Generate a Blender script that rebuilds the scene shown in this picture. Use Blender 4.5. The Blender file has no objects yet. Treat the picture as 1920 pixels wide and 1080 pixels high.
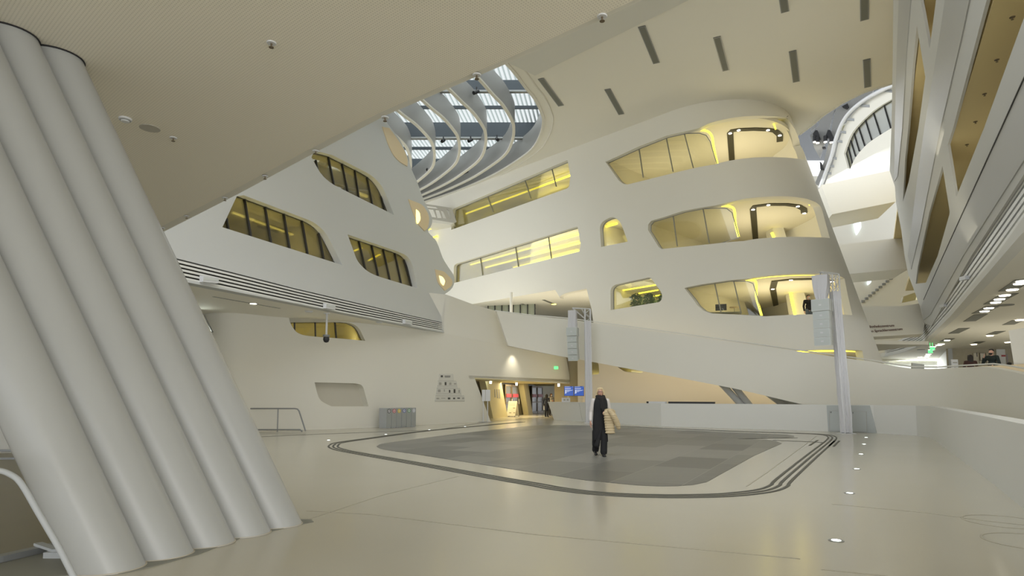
import bpy, bmesh, math, random
from mathutils import Vector, Matrix
from mathutils.geometry import tessellate_polygon
random.seed(7)
S = bpy.context.scene
COL = S.collection
PI = math.pi

# ------------------------------------------------------------------ camera, world, exposure
F, V0, EYE = 1150.0, 643.0, 1.5
TH = math.atan(100 / F)
cam_d = bpy.data.cameras.new('camera')
cam_d.sensor_width = 36; cam_d.lens = 36 * F / 1920
cam_d.shift_y = (V0 - 540) / 1920
cam_d.clip_start = .05; cam_d.clip_end = 400
cam = bpy.data.objects.new('camera', cam_d); COL.objects.link(cam)
cam.location = (0, 0, EYE); cam.rotation_euler = (PI / 2 + TH, 0, 0)
S.camera = cam
S.view_settings.view_transform = 'Standard'; S.view_settings.look = 'None'
S.view_settings.gamma = 1; S.view_settings.use_curve_mapping = False
S.view_settings.exposure = 0.38
w = bpy.data.worlds.new('world'); S.world = w; w.use_nodes = True
bg = w.node_tree.nodes['Background']
bg.inputs[0].default_value = (.93, .96, 1.0, 1); bg.inputs[1].default_value = 1.5

def area(name, loc, size, power, col=(1, 1, 1), rot=(0, 0, 0), spread=PI):
    d = bpy.data.lights.new(name, 'AREA'); d.shape = 'RECTANGLE'
    d.size, d.size_y = size; d.energy = power; d.color = col; d.spread = spread
    o = bpy.data.objects.new(name, d); COL.objects.link(o); o.location = loc; o.rotation_euler = rot
    return o
# daylight entering through the two roof lights
area('roof_daylight', (-3.2, 38, 20.6), (9, 22), 2600, (.95, .98, 1), (0, 0, math.radians(14)))
area('rear_daylight', (22, 46, 20.6), (12, 24), 900, (.95, .98, 1), (0, 0, math.radians(-20)))

area('front_fill_light', (13, -12, 3.4), (20, 6), 900, (1, .98, .93), (PI / 2, 0, math.radians(12)))  # large unseen fill light behind the camera, added to light the near hall
# ------------------------------------------------------------------ pixel rays -> places
def ray(u, v):
    a = (u - 960) / F; b = -(v - V0) / F
    c, s = math.cos(TH), math.sin(TH)
    return Vector((a, c - b * s, s + b * c))
def at_z(u, v, z=0.0):
    d = ray(u, v); k = (z - EYE) / d.z
    return Vector((d.x * k, d.y * k, z))
def at_y(u, v, y):
    d = ray(u, v); k = y / d.y
    return Vector((d.x * k, y, EYE + d.z * k))
def up_from(p, v):
    """height of pixel row v above ground point p"""
    d = ray(960, v); return EYE + p.y * d.z / d.y

class Surf:
    """a wall whose plan line is pts at height z0 and which leans by L per metre of height; inside is to the left (side=1) or right of the line"""
    def __init__(s, pts, z0, L=(0, 0), side=1):
        s.p = [Vector(q[:2]) for q in pts]; s.z0 = z0; s.L = Vector(L); s.side = side
        s.t = [0]
        for a, b in zip(s.p, s.p[1:]): s.t.append(s.t[-1] + (b - a).length)
        s.T = s.t[-1]
        s.nv = []
        n = len(s.p)
        for i in range(n):
            a = s.p[max(i - 1, 0)]; b = s.p[min(i + 1, n - 1)]
            d = (b - a).normalized(); s.nv.append(Vector((-d.y, d.x)) * side)
    def seg(s, t):
        for i in range(len(s.t) - 1):
            if t <= s.t[i + 1] or i == len(s.t) - 2:
                return i, (t - s.t[i]) / (s.t[i + 1] - s.t[i])
    def at(s, t, z, dep=0):
        i, f = s.seg(t)
        p = s.p[i].lerp(s.p[i + 1], f)
        n = s.nv[i].lerp(s.nv[i + 1], min(max(f, 0), 1))
        p = p + n * dep + s.L * (z - s.z0)
        return Vector((p.x, p.y, z))
    def inv(s, u, v):
        d = ray(u, v); dxy = Vector((d.x, d.y))
        w = dxy - d.z * s.L; q = (s.z0 - EYE) * s.L
        best = None; near = None; n = len(s.p)
        for i in range(n - 1):
            a, b = s.p[i] , s.p[i + 1]; e = b - a
            den = w.x * (-e.y) + w.y * e.x
            if abs(den) < 1e-9: continue
            r = a - q
            k = (r.x * (-e.y) + r.y * e.x) / den
            m = (w.x * r.y - w.y * r.x) / den
            lo = -9 if i == 0 else -.002; hi = 9 if i == n - 2 else 1.002
            if k > 0 and lo <= m <= hi:
                if best is None or k < best[0]: best = (k, s.t[i] + m * e.length)
            elif k > 0:
                ms = (max(lo - m, m - hi) * e.length)
                if near is None or ms < near[0]: near = (ms, k, s.t[i] + min(max(m, lo), hi) * e.length)
        if best is None:
            print('inv miss', u, v, near); best = near[1:]
        return (best[1], EYE + best[0] * d.z)
    def pt(s, u, v, dep=0):
        return s.at(*s.inv(u, v), dep)

# ------------------------------------------------------------------ materials
MATS = {}
def mat(name, col, rough=.6, metal=0, emit=None, es=0, noise=0, nscale=4, bump=0, bscale=60, spec=.5, alpha=1):
    m = bpy.data.materials.new(name); m.use_nodes = True; nt = m.node_tree
    b = nt.nodes['Principled BSDF']
    b.inputs['Base Color'].default_value = (*col, 1); b.inputs['Roughness'].default_value = rough
    b.inputs['Metallic'].default_value = metal
    b.inputs['Specular IOR Level'].default_value = spec
    if emit: b.inputs['Emission Color'].default_value = (*emit, 1); b.inputs['Emission Strength'].default_value = es
    if noise:
        tc = nt.nodes.new('ShaderNodeTexCoord'); nz = nt.nodes.new('ShaderNodeTexNoise'); nz.inputs['Scale'].default_value = nscale
        nz.inputs['Detail'].default_value = 5
        mx = nt.nodes.new('ShaderNodeMix'); mx.data_type = 'RGBA'
        mx.inputs['A'].default_value = (*[max(0, c * (1 - noise)) for c in col], 1)
        mx.inputs['B'].default_value = (*[min(1, c * (1 + noise)) for c in col], 1)
        nt.links.new(tc.outputs['Object'], nz.inputs['Vector']); nt.links.new(nz.outputs['Fac'], mx.inputs['Factor'])
        nt.links.new(mx.outputs['Result'], b.inputs['Base Color'])
    if bump:
        tc = nt.nodes.new('ShaderNodeTexCoord'); nz = nt.nodes.new('ShaderNodeTexNoise'); nz.inputs['Scale'].default_value = bscale
        bp = nt.nodes.new('ShaderNodeBump'); bp.inputs['Strength'].default_value = bump; bp.inputs['Distance'].default_value = .02
        nt.links.new(tc.outputs['Object'], nz.inputs['Vector']); nt.links.new(nz.outputs['Fac'], bp.inputs['Height'])
        nt.links.new(bp.outputs['Normal'], b.inputs['Normal'])
    MATS[name] = m; return m
def glass_mat(name, tint, refl=.12, rough=.02):
    m = bpy.data.materials.new(name); m.use_nodes = True; nt = m.node_tree; nt.nodes.clear()
    o = nt.nodes.new('ShaderNodeOutputMaterial'); t = nt.nodes.new('ShaderNodeBsdfTransparent'); g = nt.nodes.new('ShaderNodeBsdfGlossy')
    t.inputs[0].default_value = (*tint, 1); g.inputs['Roughness'].default_value = rough
    fr = nt.nodes.new('ShaderNodeFresnel'); fr.inputs[0].default_value = 1.45
    mx = nt.nodes.new('ShaderNodeMixShader'); ad = nt.nodes.new('ShaderNodeMath'); ad.operation = 'MULTIPLY_ADD'
    ad.inputs[1].default_value = .8; ad.inputs[2].default_value = refl
    nt.links.new(fr.outputs[0], ad.inputs[0]); nt.links.new(ad.outputs[0], mx.inputs[0])
    nt.links.new(t.outputs[0], mx.inputs[1]); nt.links.new(g.outputs[0], mx.inputs[2]); nt.links.new(mx.outputs[0], o.inputs[0])
    MATS[name] = m; return m
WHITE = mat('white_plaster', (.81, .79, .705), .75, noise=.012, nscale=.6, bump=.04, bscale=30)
WHITE2 = mat('white_render', (.72, .72, .68), .7, noise=.015, nscale=.5)
PAN = mat('grey_panel', (.43, .435, .42), .45, noise=.05, nscale=.35)
CREAM = mat('cream_paint', (.76, .62, .40), .7)
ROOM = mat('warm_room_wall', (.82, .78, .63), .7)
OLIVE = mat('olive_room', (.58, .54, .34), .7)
YEL = mat('yellow_light_strip', (.9, .8, .1), .5, emit=(1, .86, .06), es=2.2)
YELW = mat('warm_light_strip', (.9, .85, .5), .5, emit=(1, .86, .30), es=1.3)
LAMP = mat('lamp_lens', (.9, .9, .8), .4, emit=(1, .93, .75), es=7)
LAMPC = mat('cool_lamp_lens', (.9, .9, .9), .4, emit=(.9, 1, .92), es=6)
GREEN = mat('green_exit_light', (.2, .8, .4), .4, emit=(.12, 1, .25), es=.9)
BLACK = mat('black_paint', (.02, .02, .022), .45)
DARK = mat('dark_recess', (.035, .035, .032), .6)
DSLOT = mat('dark_olive_slot', (.06, .055, .03), .5)
GREY = mat('grey_metal', (.30, .31, .31), .4, .4)
GRILLE = mat('grey_grille', (.17, .175, .15), .6)
LGREY = mat('light_grey_paint', (.46, .48, .49), .5)
STEELW = mat('white_steel', (.72, .73, .74), .4)
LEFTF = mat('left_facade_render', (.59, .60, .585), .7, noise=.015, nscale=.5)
FINM = mat('blue_grey_steel', (.30, .30, .29), .5)
FIND = mat('dark_blue_steel', (.05, .065, .08), .45)
COLM = mat('column_paint', (.43, .435, .42), .26, noise=.03, nscale=1.2, spec=.4)
CONC = mat('board_marked_concrete', (.42, .38, .28), .8, noise=.12, nscale=3)
BRASS = mat('bronze_frame', (.17, .13, .08), .45, .3)
YWALL = mat('yellow_beige_wall', (.72, .64, .38), .6)
TAN = mat('tan_board', (.33, .27, .15), .7)
GLASS = glass_mat('window_glass', (.92, .92, .85), .04)
GLASSD = glass_mat('smoked_glass', (.80, .77, .60), .05)
GLASSC = glass_mat('clear_glass', (.93, .95, .93), .03)

# ------------------------------------------------------------------ mesh helpers
def link(name, me, m=None, parent=None):
    o = bpy.data.objects.new(name, me); COL.objects.link(o)
    if m:
        if isinstance(m, (list, tuple)):
            for q in m: me.materials.append(q)
        else: me.materials.append(m)
    if parent: o.parent = parent
    return o
def obj(name, bm, m=None, parent=None, smooth=None):
    bmesh.ops.recalc_face_normals(bm, faces=bm.faces)
    me = bpy.data.meshes.new(name); bm.to_mesh(me); bm.free()
    if smooth is not None:
        for p in me.polygons: p.use_smooth = True
        me.set_sharp_from_angle(angle=math.radians(smooth))
    return link(name, me, m, parent)
def tag(o, label=None, cat=None, group=None, kind=None):
    if label: o['label'] = label
    if cat: o['category'] = cat
    if group: o['group'] = group
    if kind: o['kind'] = kind
    return o
def struct(o, label=None): 
    o['kind'] = 'structure'
    if label: o['label'] = label
    return o
def empty(name, loc, rz=0, label=None, cat=None, group=None):
    o = bpy.data.objects.new(name, None); COL.objects.link(o); o.location = loc; o.rotation_euler = (0, 0, rz)
    o.empty_display_size = .1
    return tag(o, label, cat, group)
def copy_tree(o, parent=None):
    c = o.copy(); COL.objects.link(c)
    if parent: c.parent = parent
    for ch in list(o.children): copy_tree(ch, c)
    return c
def bx(bm, lo, hi, M=None):
    vs = [bm.verts.new((x, y, z)) for x in (lo[0], hi[0]) for y in (lo[1], hi[1]) for z in (lo[2], hi[2])]
    if M: 
        for q in vs: q.co = M @ q.co
    for f in ((0, 1, 3, 2), (4, 6, 7, 5), (0, 4, 5, 1), (2, 3, 7, 6), (0, 2, 6, 4), (1, 5, 7, 3)):
        bm.faces.new([vs[i] for i in f])
    return vs
def hexa(bm, a, b):
    """solid between quad a and quad b (4 points each)"""
    va = [bm.verts.new(p) for p in a]; vb = [bm.verts.new(p) for p in b]
    bm.faces.new(va); bm.faces.new(vb[::-1])
    for i in range(len(a)):
        j = (i + 1) % len(a); bm.faces.new((va[i], vb[i], vb[j], va[j]))
def tube(bm, pts, r, n=8, closed=False, sq=1):
    pts = [Vector(p) for p in pts]; rings = []
    N = len(pts); ref = Vector((0, 0, 1))
    rr = r if isinstance(r, (list, tuple)) else [r] * N
    prev = None
    for i, p in enumerate(pts):
        if closed: d = pts[(i + 1) % N] - pts[i - 1]
        else: d = pts[min(i + 1, N - 1)] - pts[max(i - 1, 0)]
        d.normalize()
        if prev is None:
            x = d.cross(ref)
            if x.length < .05: x = d.cross(Vector((1, 0, 0)))
            x.normalize()
        else:
            x = (prev - d * prev.dot(d)).normalized()
        prev = x; y = d.cross(x)
        rings.append([bm.verts.new(p + (x * math.cos(2 * PI * k / n + PI / n) + y * math.sin(2 * PI * k / n + PI / n) * sq) * rr[i]) for k in range(n)])
    for i in range(N if closed else N - 1):
        a, b = rings[i], rings[(i + 1) % N]
        for k in range(n):
            bm.faces.new((a[k], a[(k + 1) % n], b[(k + 1) % n], b[k]))
    if not closed:
        bm.faces.new(rings[0][::-1]); bm.faces.new(rings[-1])
def lathe(bm, prof, loc=(0, 0, 0), n=24, M=None):
    rings = []
    for r, z in prof:
        if r < 1e-6: rings.append([bm.verts.new((loc[0], loc[1], loc[2] + z))])
        else: rings.append([bm.verts.new((loc[0] + r * math.cos(2 * PI * k / n), loc[1] + r * math.sin(2 * PI * k / n), loc[2] + z)) for k in range(n)])
    for a, b in zip(rings, rings[1:]):
        for k in range(n):
            k2 = (k + 1) % n
            if len(a) == 1 and len(b) == 1: continue
            if len(a) == 1: bm.faces.new((a[0], b[k], b[k2]))
            elif len(b) == 1: bm.faces.new((a[k], a[k2], b[0]))
            else: bm.faces.new((a[k], a[k2], b[k2], b[k]))
    if M:
        for r in rings:
            for q in r: q.co = M @ q.co
def arc_corner(pts, n=6):
    """pts: (u,v) or (u,v,r): corners with r are rounded"""
    out = []; N = len(pts)
    for i, p in enumerate(pts):
        if len(p) == 2 or p[2] <= 0: out.append((p[0], p[1])); continue
        P = Vector(p[:2]); A = Vector(pts[i - 1][:2]); B = Vector(pts[(i + 1) % N][:2])
        ra = min(p[2], (A - P).length * .5); rb = min(p[2], (B - P).length * .5)
        a = P + (A - P).normalized() * ra; b = P + (B - P).normalized() * rb
        for k in range(n + 1):
            f = k / n; q = a * (1 - f) ** 2 + P * 2 * f * (1 - f) + b * f * f
            out.append((q.x, q.y))
    return out
def spline(pts, n=6, closed=False):
    P = [Vector(p) for p in pts]; out = []; N = len(P)
    for i in range(N if closed else N - 1):
        if closed: a, b, c, d = P[i - 1], P[i], P[(i + 1) % N], P[(i + 2) % N]
        else: a, b, c, d = P[max(i - 1, 0)], P[i], P[i + 1], P[min(i + 2, N - 1)]
        for k in range(n):
            t = k / n
            out.append(.5 * ((2 * b) + (c - a) * t + (2 * a - 5 * b + 4 * c - d) * t * t + (3 * b - a - 3 * c + d) * t ** 3))
    if not closed: out.append(P[-1])
    return out
def sheet2d(outer, holes, cuts=()):
    """flat bmesh in (x,y) with holes, bisected along x=cuts"""
    loops = [[Vector((p[0], p[1], 0)) for p in outer]] + [[Vector((p[0], p[1], 0)) for p in h] for h in holes]
    tris = tessellate_polygon(loops)
    bm = bmesh.new(); flat = [p for l in loops for p in l]
    vs = [bm.verts.new(p) for p in flat]
    for t in tris:
        try: bm.faces.new([vs[i] for i in t])
        except ValueError: pass
    for c in cuts:
        bmesh.ops.bisect_plane(bm, geom=bm.verts[:] + bm.edges[:] + bm.faces[:], plane_co=(c, 0, 0), plane_no=(1, 0, 0), dist=1e-5)
    for v in [v for v in bm.verts if not v.link_faces]: bm.verts.remove(v)
    return bm
def thicken(bm, fa, fb):
    """turn flat bm into a solid: front = fa(co), back = fb(co)"""
    vs = bm.verts[:]; fs = bm.faces[:]; es = [e for e in bm.edges if len(e.link_faces) == 1]
    back = {v: bm.verts.new(fb(v.co)) for v in vs}
    for e in es:
        a, b = e.verts
        try: bm.faces.new((a, b, back[b], back[a]))
        except ValueError: pass
    for f in fs:
        bm.faces.new([back[v] for v in f.verts][::-1])
    for v in vs: v.co = fa(v.co)
def wall(name, surf, outer, holes=(), d0=0, d1=.3, m=None, px=True, parent=None, cuts=None, smooth=35):
    if px:
        outer = [surf.inv(*p) for p in outer]; holes = [[surf.inv(*p) for p in h] for h in holes]
    if cuts is None: cuts = surf.t[1:-1]
    bm = sheet2d(outer, holes, cuts)
    thicken(bm, lambda c: surf.at(c.x, c.y, d0), lambda c: surf.at(c.x, c.y, d1))
    return obj(name, bm, m, parent, smooth)
def slab(name, pts, z0, z1, m, holes=(), parent=None, smooth=None):
    bm = sheet2d([p[:2] for p in pts], [[q[:2] for q in h] for h in holes])
    thicken(bm, lambda c: Vector((c.x, c.y, z0)), lambda c: Vector((c.x, c.y, z1)))
    return obj(name, bm, m, parent, smooth)
def strip_path(bm, pts, wd, z0, z1, off=0):
    """flat ribbon along plan points"""
    P = [Vector(p[:2]) for p in pts]; N = len(P); L = []; R = []
    for i in range(N):
        d = (P[min(i + 1, N - 1)] - P[max(i - 1, 0)]).normalized(); n = Vector((-d.y, d.x))
        L.append(P[i] + n * (off + wd / 2)); R.append(P[i] + n * (off - wd / 2))
    lo = [[bm.verts.new((q.x, q.y, z)) for q in X] for X in (L, R) for z in (z0, z1)]
    a, b, c, d = lo
    for i in range(N - 1):
        for x, y in ((b, d), (a, b), (d, c), (c, a)):
            bm.faces.new((x[i], x[i + 1], y[i + 1], y[i]))

# ------------------------------------------------------------------ plan lines of the walls
def off_surf(s, dep):
    q = Surf([s.at(t, s.z0, dep) for t in s.t], s.z0, s.L, s.side); return q
ZS = 5.0
_lw = [(-18, 33), (-15, 28.6), (-13.2, 26.0)] + [tuple(at_z(u, v)[:2]) for u, v in ((432, 811), (520, 807.5), (620, 804.8))]
_p1, _p2 = at_z(712, 801), at_z(905, 791)
_lw = [tuple(q) for q in spline(_lw + [tuple(_p1[:2])], 5)]
_d = (_p2 - _p1).normalized()
PEs = Surf(_lw + [tuple((_p2 + _d * 11)[:2])], 0, (0, 0), 1)
PLs = Surf([at_z(330, 525, ZS), PEs.pt(834, 620)], ZS, (-.246, .13), 1)
TC = Vector((14.3, 35.6)); TR = 4.5
_a0, _a1 = math.radians(224.4), math.radians(368)
_arc = [TC + TR * Vector((math.cos(_a0 + (_a1 - _a0) * k / 28), math.sin(_a0 + (_a1 - _a0) * k / 28))) for k in range(29)]
_d0 = Vector((.7, -.714)).normalized()
_e = (_arc[-1] - _arc[-2]).normalized()
Bs = Surf([_arc[0] - _d0 * 34] + _arc + [_arc[-1] + _e * 14], 9.5, (-.26, .10), 1)
TA = Bs.t[1]; TE = Bs.t[-2]
_rp = [(930, 36.1), (1000, 36.7), (1090, 36.5), (1240, 33.2), (1400, 30.7), (1560, 28.7), (1700, 27.0), (1790, 25), (1850, 22.3), (1920, 18.8), (2080, 13)]
Rs = Surf([tuple(q) for q in spline([((u - 960) / F * y, y) for u, y in _rp], 6)], 0, (0, 0), 1)
_lp = [(1096, 791), (1240, 799.5), (1400, 804), (1551, 809), (1640, 812), (1720, 817), (1742, 820)]
_lpp = [tuple(at_z(u, v)[:2]) for u, v in _lp] + [tuple(at_z(u, v)[:2]) for u, v in ((1752, 824), (1800, 860), (1860, 905), (1920, 955))] + [(4.9, 5.0), (3.6, 2.5)]
LPs = Surf(_lpp, 0, (0, 0), 1)
UWs = Surf([(4.6, 43), (18.5, 36)], 0, (0, 0), 1)
EDs = Surf([at_z(905, 786.2), at_z(995, 777)], 0, (0, 0), 1)
ZD = 5.5
Ds = Surf([at_z(1915, 440, ZD), at_z(1730, 642, ZD)], ZD, (-.194, .116), -1)
DLs = Surf([tuple(q) for q in ([at_z(1915, 440, ZD)[:2], at_z(1745, 626, ZD)[:2]] + [tuple(at_z(u, v, ZD)[:2]) for u, v in ((1731, 641), (1716, 650), (1695, 658), (1656, 668))])], ZD, (-.12, .07), -1)
print('B undercut z', Bs.inv(1041, 543), Bs.inv(886, 570), 'D', Ds.inv(1675, 0), Ds.inv(1700, 300))

# ------------------------------------------------------------------ floor
fl = bpy.data.materials.new('resin_floor'); fl.use_nodes = True
nt = fl.node_tree; b = nt.nodes['Principled BSDF']
tc = nt.nodes.new('ShaderNodeTexCoord')
n1 = nt.nodes.new('ShaderNodeTexNoise'); n1.inputs['Scale'].default_value = .35; n1.inputs['Detail'].default_value = 6
mx = nt.nodes.new('ShaderNodeMix'); mx.data_type = 'RGBA'
mx.inputs['A'].default_value = (.54, .51, .415, 1); mx.inputs['B'].default_value = (.59, .555, .46, 1)
nt.links.new(tc.outputs['Object'], n1.inputs['Vector']); nt.links.new(n1.outputs['Fac'], mx.inputs['Factor'])
nt.links.new(mx.outputs['Result'], b.inputs['Base Color'])
b.inputs['Roughness'].default_value = .17; b.inputs['Specular IOR Level'].default_value = .42
bm = bmesh.new(); bx(bm, (-40, -14, -.3), (60, 80, 0)); struct(obj('floor', bm, fl))
# dark stone field
st = bpy.data.materials.new('stone_tiles'); st.use_nodes = True; nt = st.node_tree; b = nt.nodes['Principled BSDF']
tc = nt.nodes.new('ShaderNodeTexCoord'); mp = nt.nodes.new('ShaderNodeMapping'); mp.inputs['Rotation'].default_value = (0, 0, math.radians(-62))
br = nt.nodes.new('ShaderNodeTexBrick'); br.inputs['Scale'].default_value = 1; br.inputs['Brick Width'].default_value = 2.4; br.inputs['Row Height'].default_value = 1.2
br.inputs['Mortar Size'].default_value = .008; br.inputs['Color1'].default_value = (.135, .135, .12, 1); br.inputs['Color2'].default_value = (.255, .25, .225, 1); br.inputs['Mortar'].default_value = (.30, .29, .26, 1)
n2 = nt.nodes.new('ShaderNodeTexNoise'); n2.inputs['Scale'].default_value = 1.2; n2.inputs['Detail'].default_value = 8
mp2 = nt.nodes.new('ShaderNodeMapping'); mp2.inputs['Rotation'].default_value = (0, 0, math.radians(-62)); mp2.inputs['Scale'].default_value = (.5, 5, 1)
m2 = nt.nodes.new('ShaderNodeMix'); m2.data_type = 'RGBA'; m2.blend_type = 'MULTIPLY'; m2.inputs['Factor'].default_value = .5
cr = nt.nodes.new('ShaderNodeValToRGB'); cr.color_ramp.elements[0].color = (.75, .75, .75, 1); cr.color_ramp.elements[1].color = (1.2, 1.2, 1.2, 1)
nt.links.new(tc.outputs['Object'], mp.inputs['Vector']); nt.links.new(mp.outputs[0], br.inputs['Vector'])
nt.links.new(tc.outputs['Object'], mp2.inputs['Vector']); nt.links.new(mp2.outputs[0], n2.inputs['Vector']); nt.links.new(n2.outputs['Fac'], cr.inputs['Fac'])
nt.links.new(br.outputs['Color'], m2.inputs['A']); nt.links.new(cr.outputs['Color'], m2.inputs['B']); nt.links.new(m2.outputs['Result'], b.inputs['Base Color'])
b.inputs['Roughness'].default_value = .38; b.inputs['Specular IOR Level'].default_value = .4
spx = [(706, 837.5), (712, 833), (725, 830.6), (860, 813), (998, 798.2), (1050, 797.4), (1112, 797.8), (1162, 800.5), (1256, 805.6), (1381, 811), (1475, 815), (1490, 818), (1484, 820.4), (1440, 820.8), (1382, 823), (1435, 824.5), (1453, 826.5), (1466, 831.5), (1412, 855.6), (1325, 904), (1300, 909.2), (1270, 911.4), (1237, 912), (1194, 910), (1100, 901), (1069, 896.5), (912, 872.5), (787, 853), (725, 844), (712, 841)]
stone = slab('floor_stone_field', [at_z(u, v) for u, v in spx], 0.001, .006, st); struct(stone)
LINE = mat('floor_groove_line', (.10, .10, .085), .6)
JOINT = mat('floor_joint', (.46, .43, .345), .5)
loop_px = [(1162, 799), (1240, 803), (1400, 809.5), (1510, 813), (1545, 815.2), (1558, 818.2), (1560, 823), (1548, 834), (1520, 857), (1470, 900), (1462, 910), (1440, 919), (1400, 925), (1350, 929), (1290, 930.5), (1240, 930.5), (1170, 928.5), (1100, 923.5), (1040, 915.5), (1000, 908), (912, 893), (800, 872.5), (700, 855), (650, 846), (632, 841.5), (625, 838), (627, 834), (640, 829.5), (700, 821), (800, 808), (912, 797.5), (980, 791)]
loop = spline([at_z(u, v)[:2] for u, v in loop_px], 6)
for k, off in enumerate((-.13, 0, .13)):
    bm = bmesh.new(); strip_path(bm, loop, .055, .0005, .008, off); struct(obj('trim_%d' % (k + 1), bm, LINE))
extra = [[(300, 829), (455, 820.5), (600, 814), (819, 806), (912, 791.5), (1034, 781)]]
k = 4
for pl in extra:
    bm = bmesh.new(); strip_path(bm, [at_z(u, v)[:2] for u, v in pl], .07, .0005, .007); struct(obj('trim_%d' % k, bm, LINE)); k += 1
for a, c in (((1384, 823.3), (1494, 821)), ((1450, 825.5), (1543, 829.8))):
    bm = bmesh.new(); strip_path(bm, [at_z(*a)[:2], at_z(*c)[:2]], .09, .0005, .009); struct(obj('trim_%d' % k, bm, LINE)); k += 1
for off in (-.26, .26, .39):
    p0 = at_z(1549, 826); p1 = at_z(1536, 836); d = Vector((p1.x - p0.x, p1.y - p0.y)).normalized(); n = Vector((-d.y, d.x))
    bm = bmesh.new(); strip_path(bm, [Vector(p0[:2]) + n * off, Vector(p1[:2]) + n * off], .06, .0005, .008); struct(obj('trim_%d' % k, bm, LINE)); k += 1
for pl in ([(560, 980), (715, 929), (860, 893)], [(575, 958), (700, 965), (1000, 1002), (1500, 1048)], [(1560, 945), (1740, 962), (1860, 978), (1990, 992)], [(1540, 1068), (1700, 1084)], [(1400, 912), (1440, 885), (1531, 818)]):
    bm = bmesh.new(); strip_path(bm, [at_z(u, v)[:2] for u, v in pl], .022, .0005, .003); struct(obj('trim_%d' % k, bm, JOINT)); k += 1
# two round floor covers at the right
for u, v, r in ((1884, 978, .42), (1935, 1016, .42)):
    p = at_z(u, v); bm = bmesh.new()
    ring = [(p.x + r * math.cos(a * PI / 24), p.y + r * math.sin(a * PI / 24)) for a in range(49)]
    strip_path(bm, ring, .02, .0005, .003); struct(obj('trim_%d' % k, bm, JOINT)); k += 1
NTRIM = [k]
def trim(o):
    o.name = 'trim_%d' % NTRIM[0]; NTRIM[0] += 1; return struct(o)

# grey base plate under the steel tubes, brown stairwell floor and its kerbs
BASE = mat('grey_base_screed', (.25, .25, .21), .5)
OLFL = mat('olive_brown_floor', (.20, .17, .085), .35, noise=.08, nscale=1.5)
trim(slab('x', [at_z(u, v) for u, v in ((-260, 1062), (0, 1058), (60, 1044), (140, 1020), (300, 985), (470, 978), (560, 974), (584, 975), (588, 979), (560, 985), (450, 1010), (372, 1040), (283, 1064), (230, 1076), (150, 1078), (0, 1092), (-260, 1092))], .001, .007, BASE))
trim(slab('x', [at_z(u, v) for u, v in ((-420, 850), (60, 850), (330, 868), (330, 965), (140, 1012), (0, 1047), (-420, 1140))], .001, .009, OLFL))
bm = bmesh.new(); strip_path(bm, [at_z(u, v)[:2] for u, v in ((-420, 869), (60, 861), (200, 859))], .16, .002, .05); trim(obj('x', bm, GREY))
bm = bmesh.new(); strip_path(bm, [at_z(u, v)[:2] for u, v in ((-420, 1140), (0, 1054), (140, 1021), (250, 996))], .10, .002, .06); trim(obj('x', bm, GREY))
bm = bmesh.new(); strip_path(bm, [at_z(u, v)[:2] for u, v in ((-420, 849), (60, 846), (200, 845))], .10, .002, .05); trim(obj('x', bm, GREY))

# ------------------------------------------------------------------ window helper
WN = [0]
def window(surf, hole, dep=.32, mull=(), glass=GLASS, frame=BLACK, mw=.05, room=None, lamp=11, lcol=(1, .91, .62)):
    """glass, outline frame and mullions in a hole of surf; mull are px segments; room=(depth, material, zfloor pad, zceil pad)"""
    WN[0] += 1
    root = empty('window_%d' % WN[0], surf.at(*surf.inv(*hole[0][:2]), dep)); root['kind'] = 'structure'
    inv = root.matrix_world
    tz = [surf.inv(*p) for p in hole]
    M = Matrix.Translation(-root.location)
    def put(o):
        o.data.transform(M); o.parent = root; return o
    put(wall('pane', surf, [(t, z) for t, z in tz], (), dep, dep + .03, glass, px=False))
    s2 = off_surf(surf, dep)
    for a, c in mull:
        ta, za = s2.inv(*a); tb, zb = s2.inv(*c)
        if abs(ta - tb) < 6: 
            e = (tb - ta) / (zb - za) if abs(zb - za) > .01 else 0
            bm = bmesh.new()
            hexa(bm, [surf.at(ta - mw / 2, za, dep - .05), surf.at(ta + mw / 2, za, dep - .05), surf.at(ta + mw / 2, za, dep + .06), surf.at(ta - mw / 2, za, dep + .06)],
                 [surf.at(tb - mw / 2, zb, dep - .05), surf.at(tb + mw / 2, zb, dep - .05), surf.at(tb + mw / 2, zb, dep + .06), surf.at(tb - mw / 2, zb, dep + .06)])
            put(obj('mullion', bm, frame))
    if frame:
        bm = bmesh.new(); pts = [surf.at(t, z, dep) for t, z in tz]; tube(bm, pts, .03, 4, closed=True); put(obj('frame', bm, frame))
    if room:
        depth, m, zf, zc, tpad = room
        ts = [q[0] for q in tz]; zs = [q[1] for q in tz]
        t0, t1, z0, z1 = min(ts) - tpad, max(ts) + tpad, min(zs) - zf, max(zs) + zc
        d0 = dep + .1
        bm = bmesh.new()
        th = .08; Q = lambda a_, b_, c_, d_, e_, f_: hexa(bm, [surf.at(a_, c_, e_), surf.at(b_, c_, e_), surf.at(b_, d_, e_), surf.at(a_, d_, e_)], [surf.at(a_, c_, f_), surf.at(b_, c_, f_), surf.at(b_, d_, f_), surf.at(a_, d_, f_)])
        Q(t0, t1, z0 - th, z0, d0, depth); Q(t0, t1, z1, z1 + th, d0, depth); Q(t0, t1, z0, z1, depth, depth + th); Q(t0 - th, t0, z0, z1, d0, depth); Q(t1, t1 + th, z0, z1, d0, depth)
        put(obj('room_lining', bm, m))
        tm = (t0 + t1) / 2; dl = surf.at(t0 + .01, z0) - surf.at(t0, z0); ang = math.atan2(dl.y, dl.x)
        area('room_fill_light', surf.at(tm, z0 + .1, dep + 1.6), ((t1 - t0) * .8, .3), lamp * (t1 - t0), lcol, (PI, 0, ang))  # unseen fill light at floor level, added to brighten the room ceiling
    return root
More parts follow.
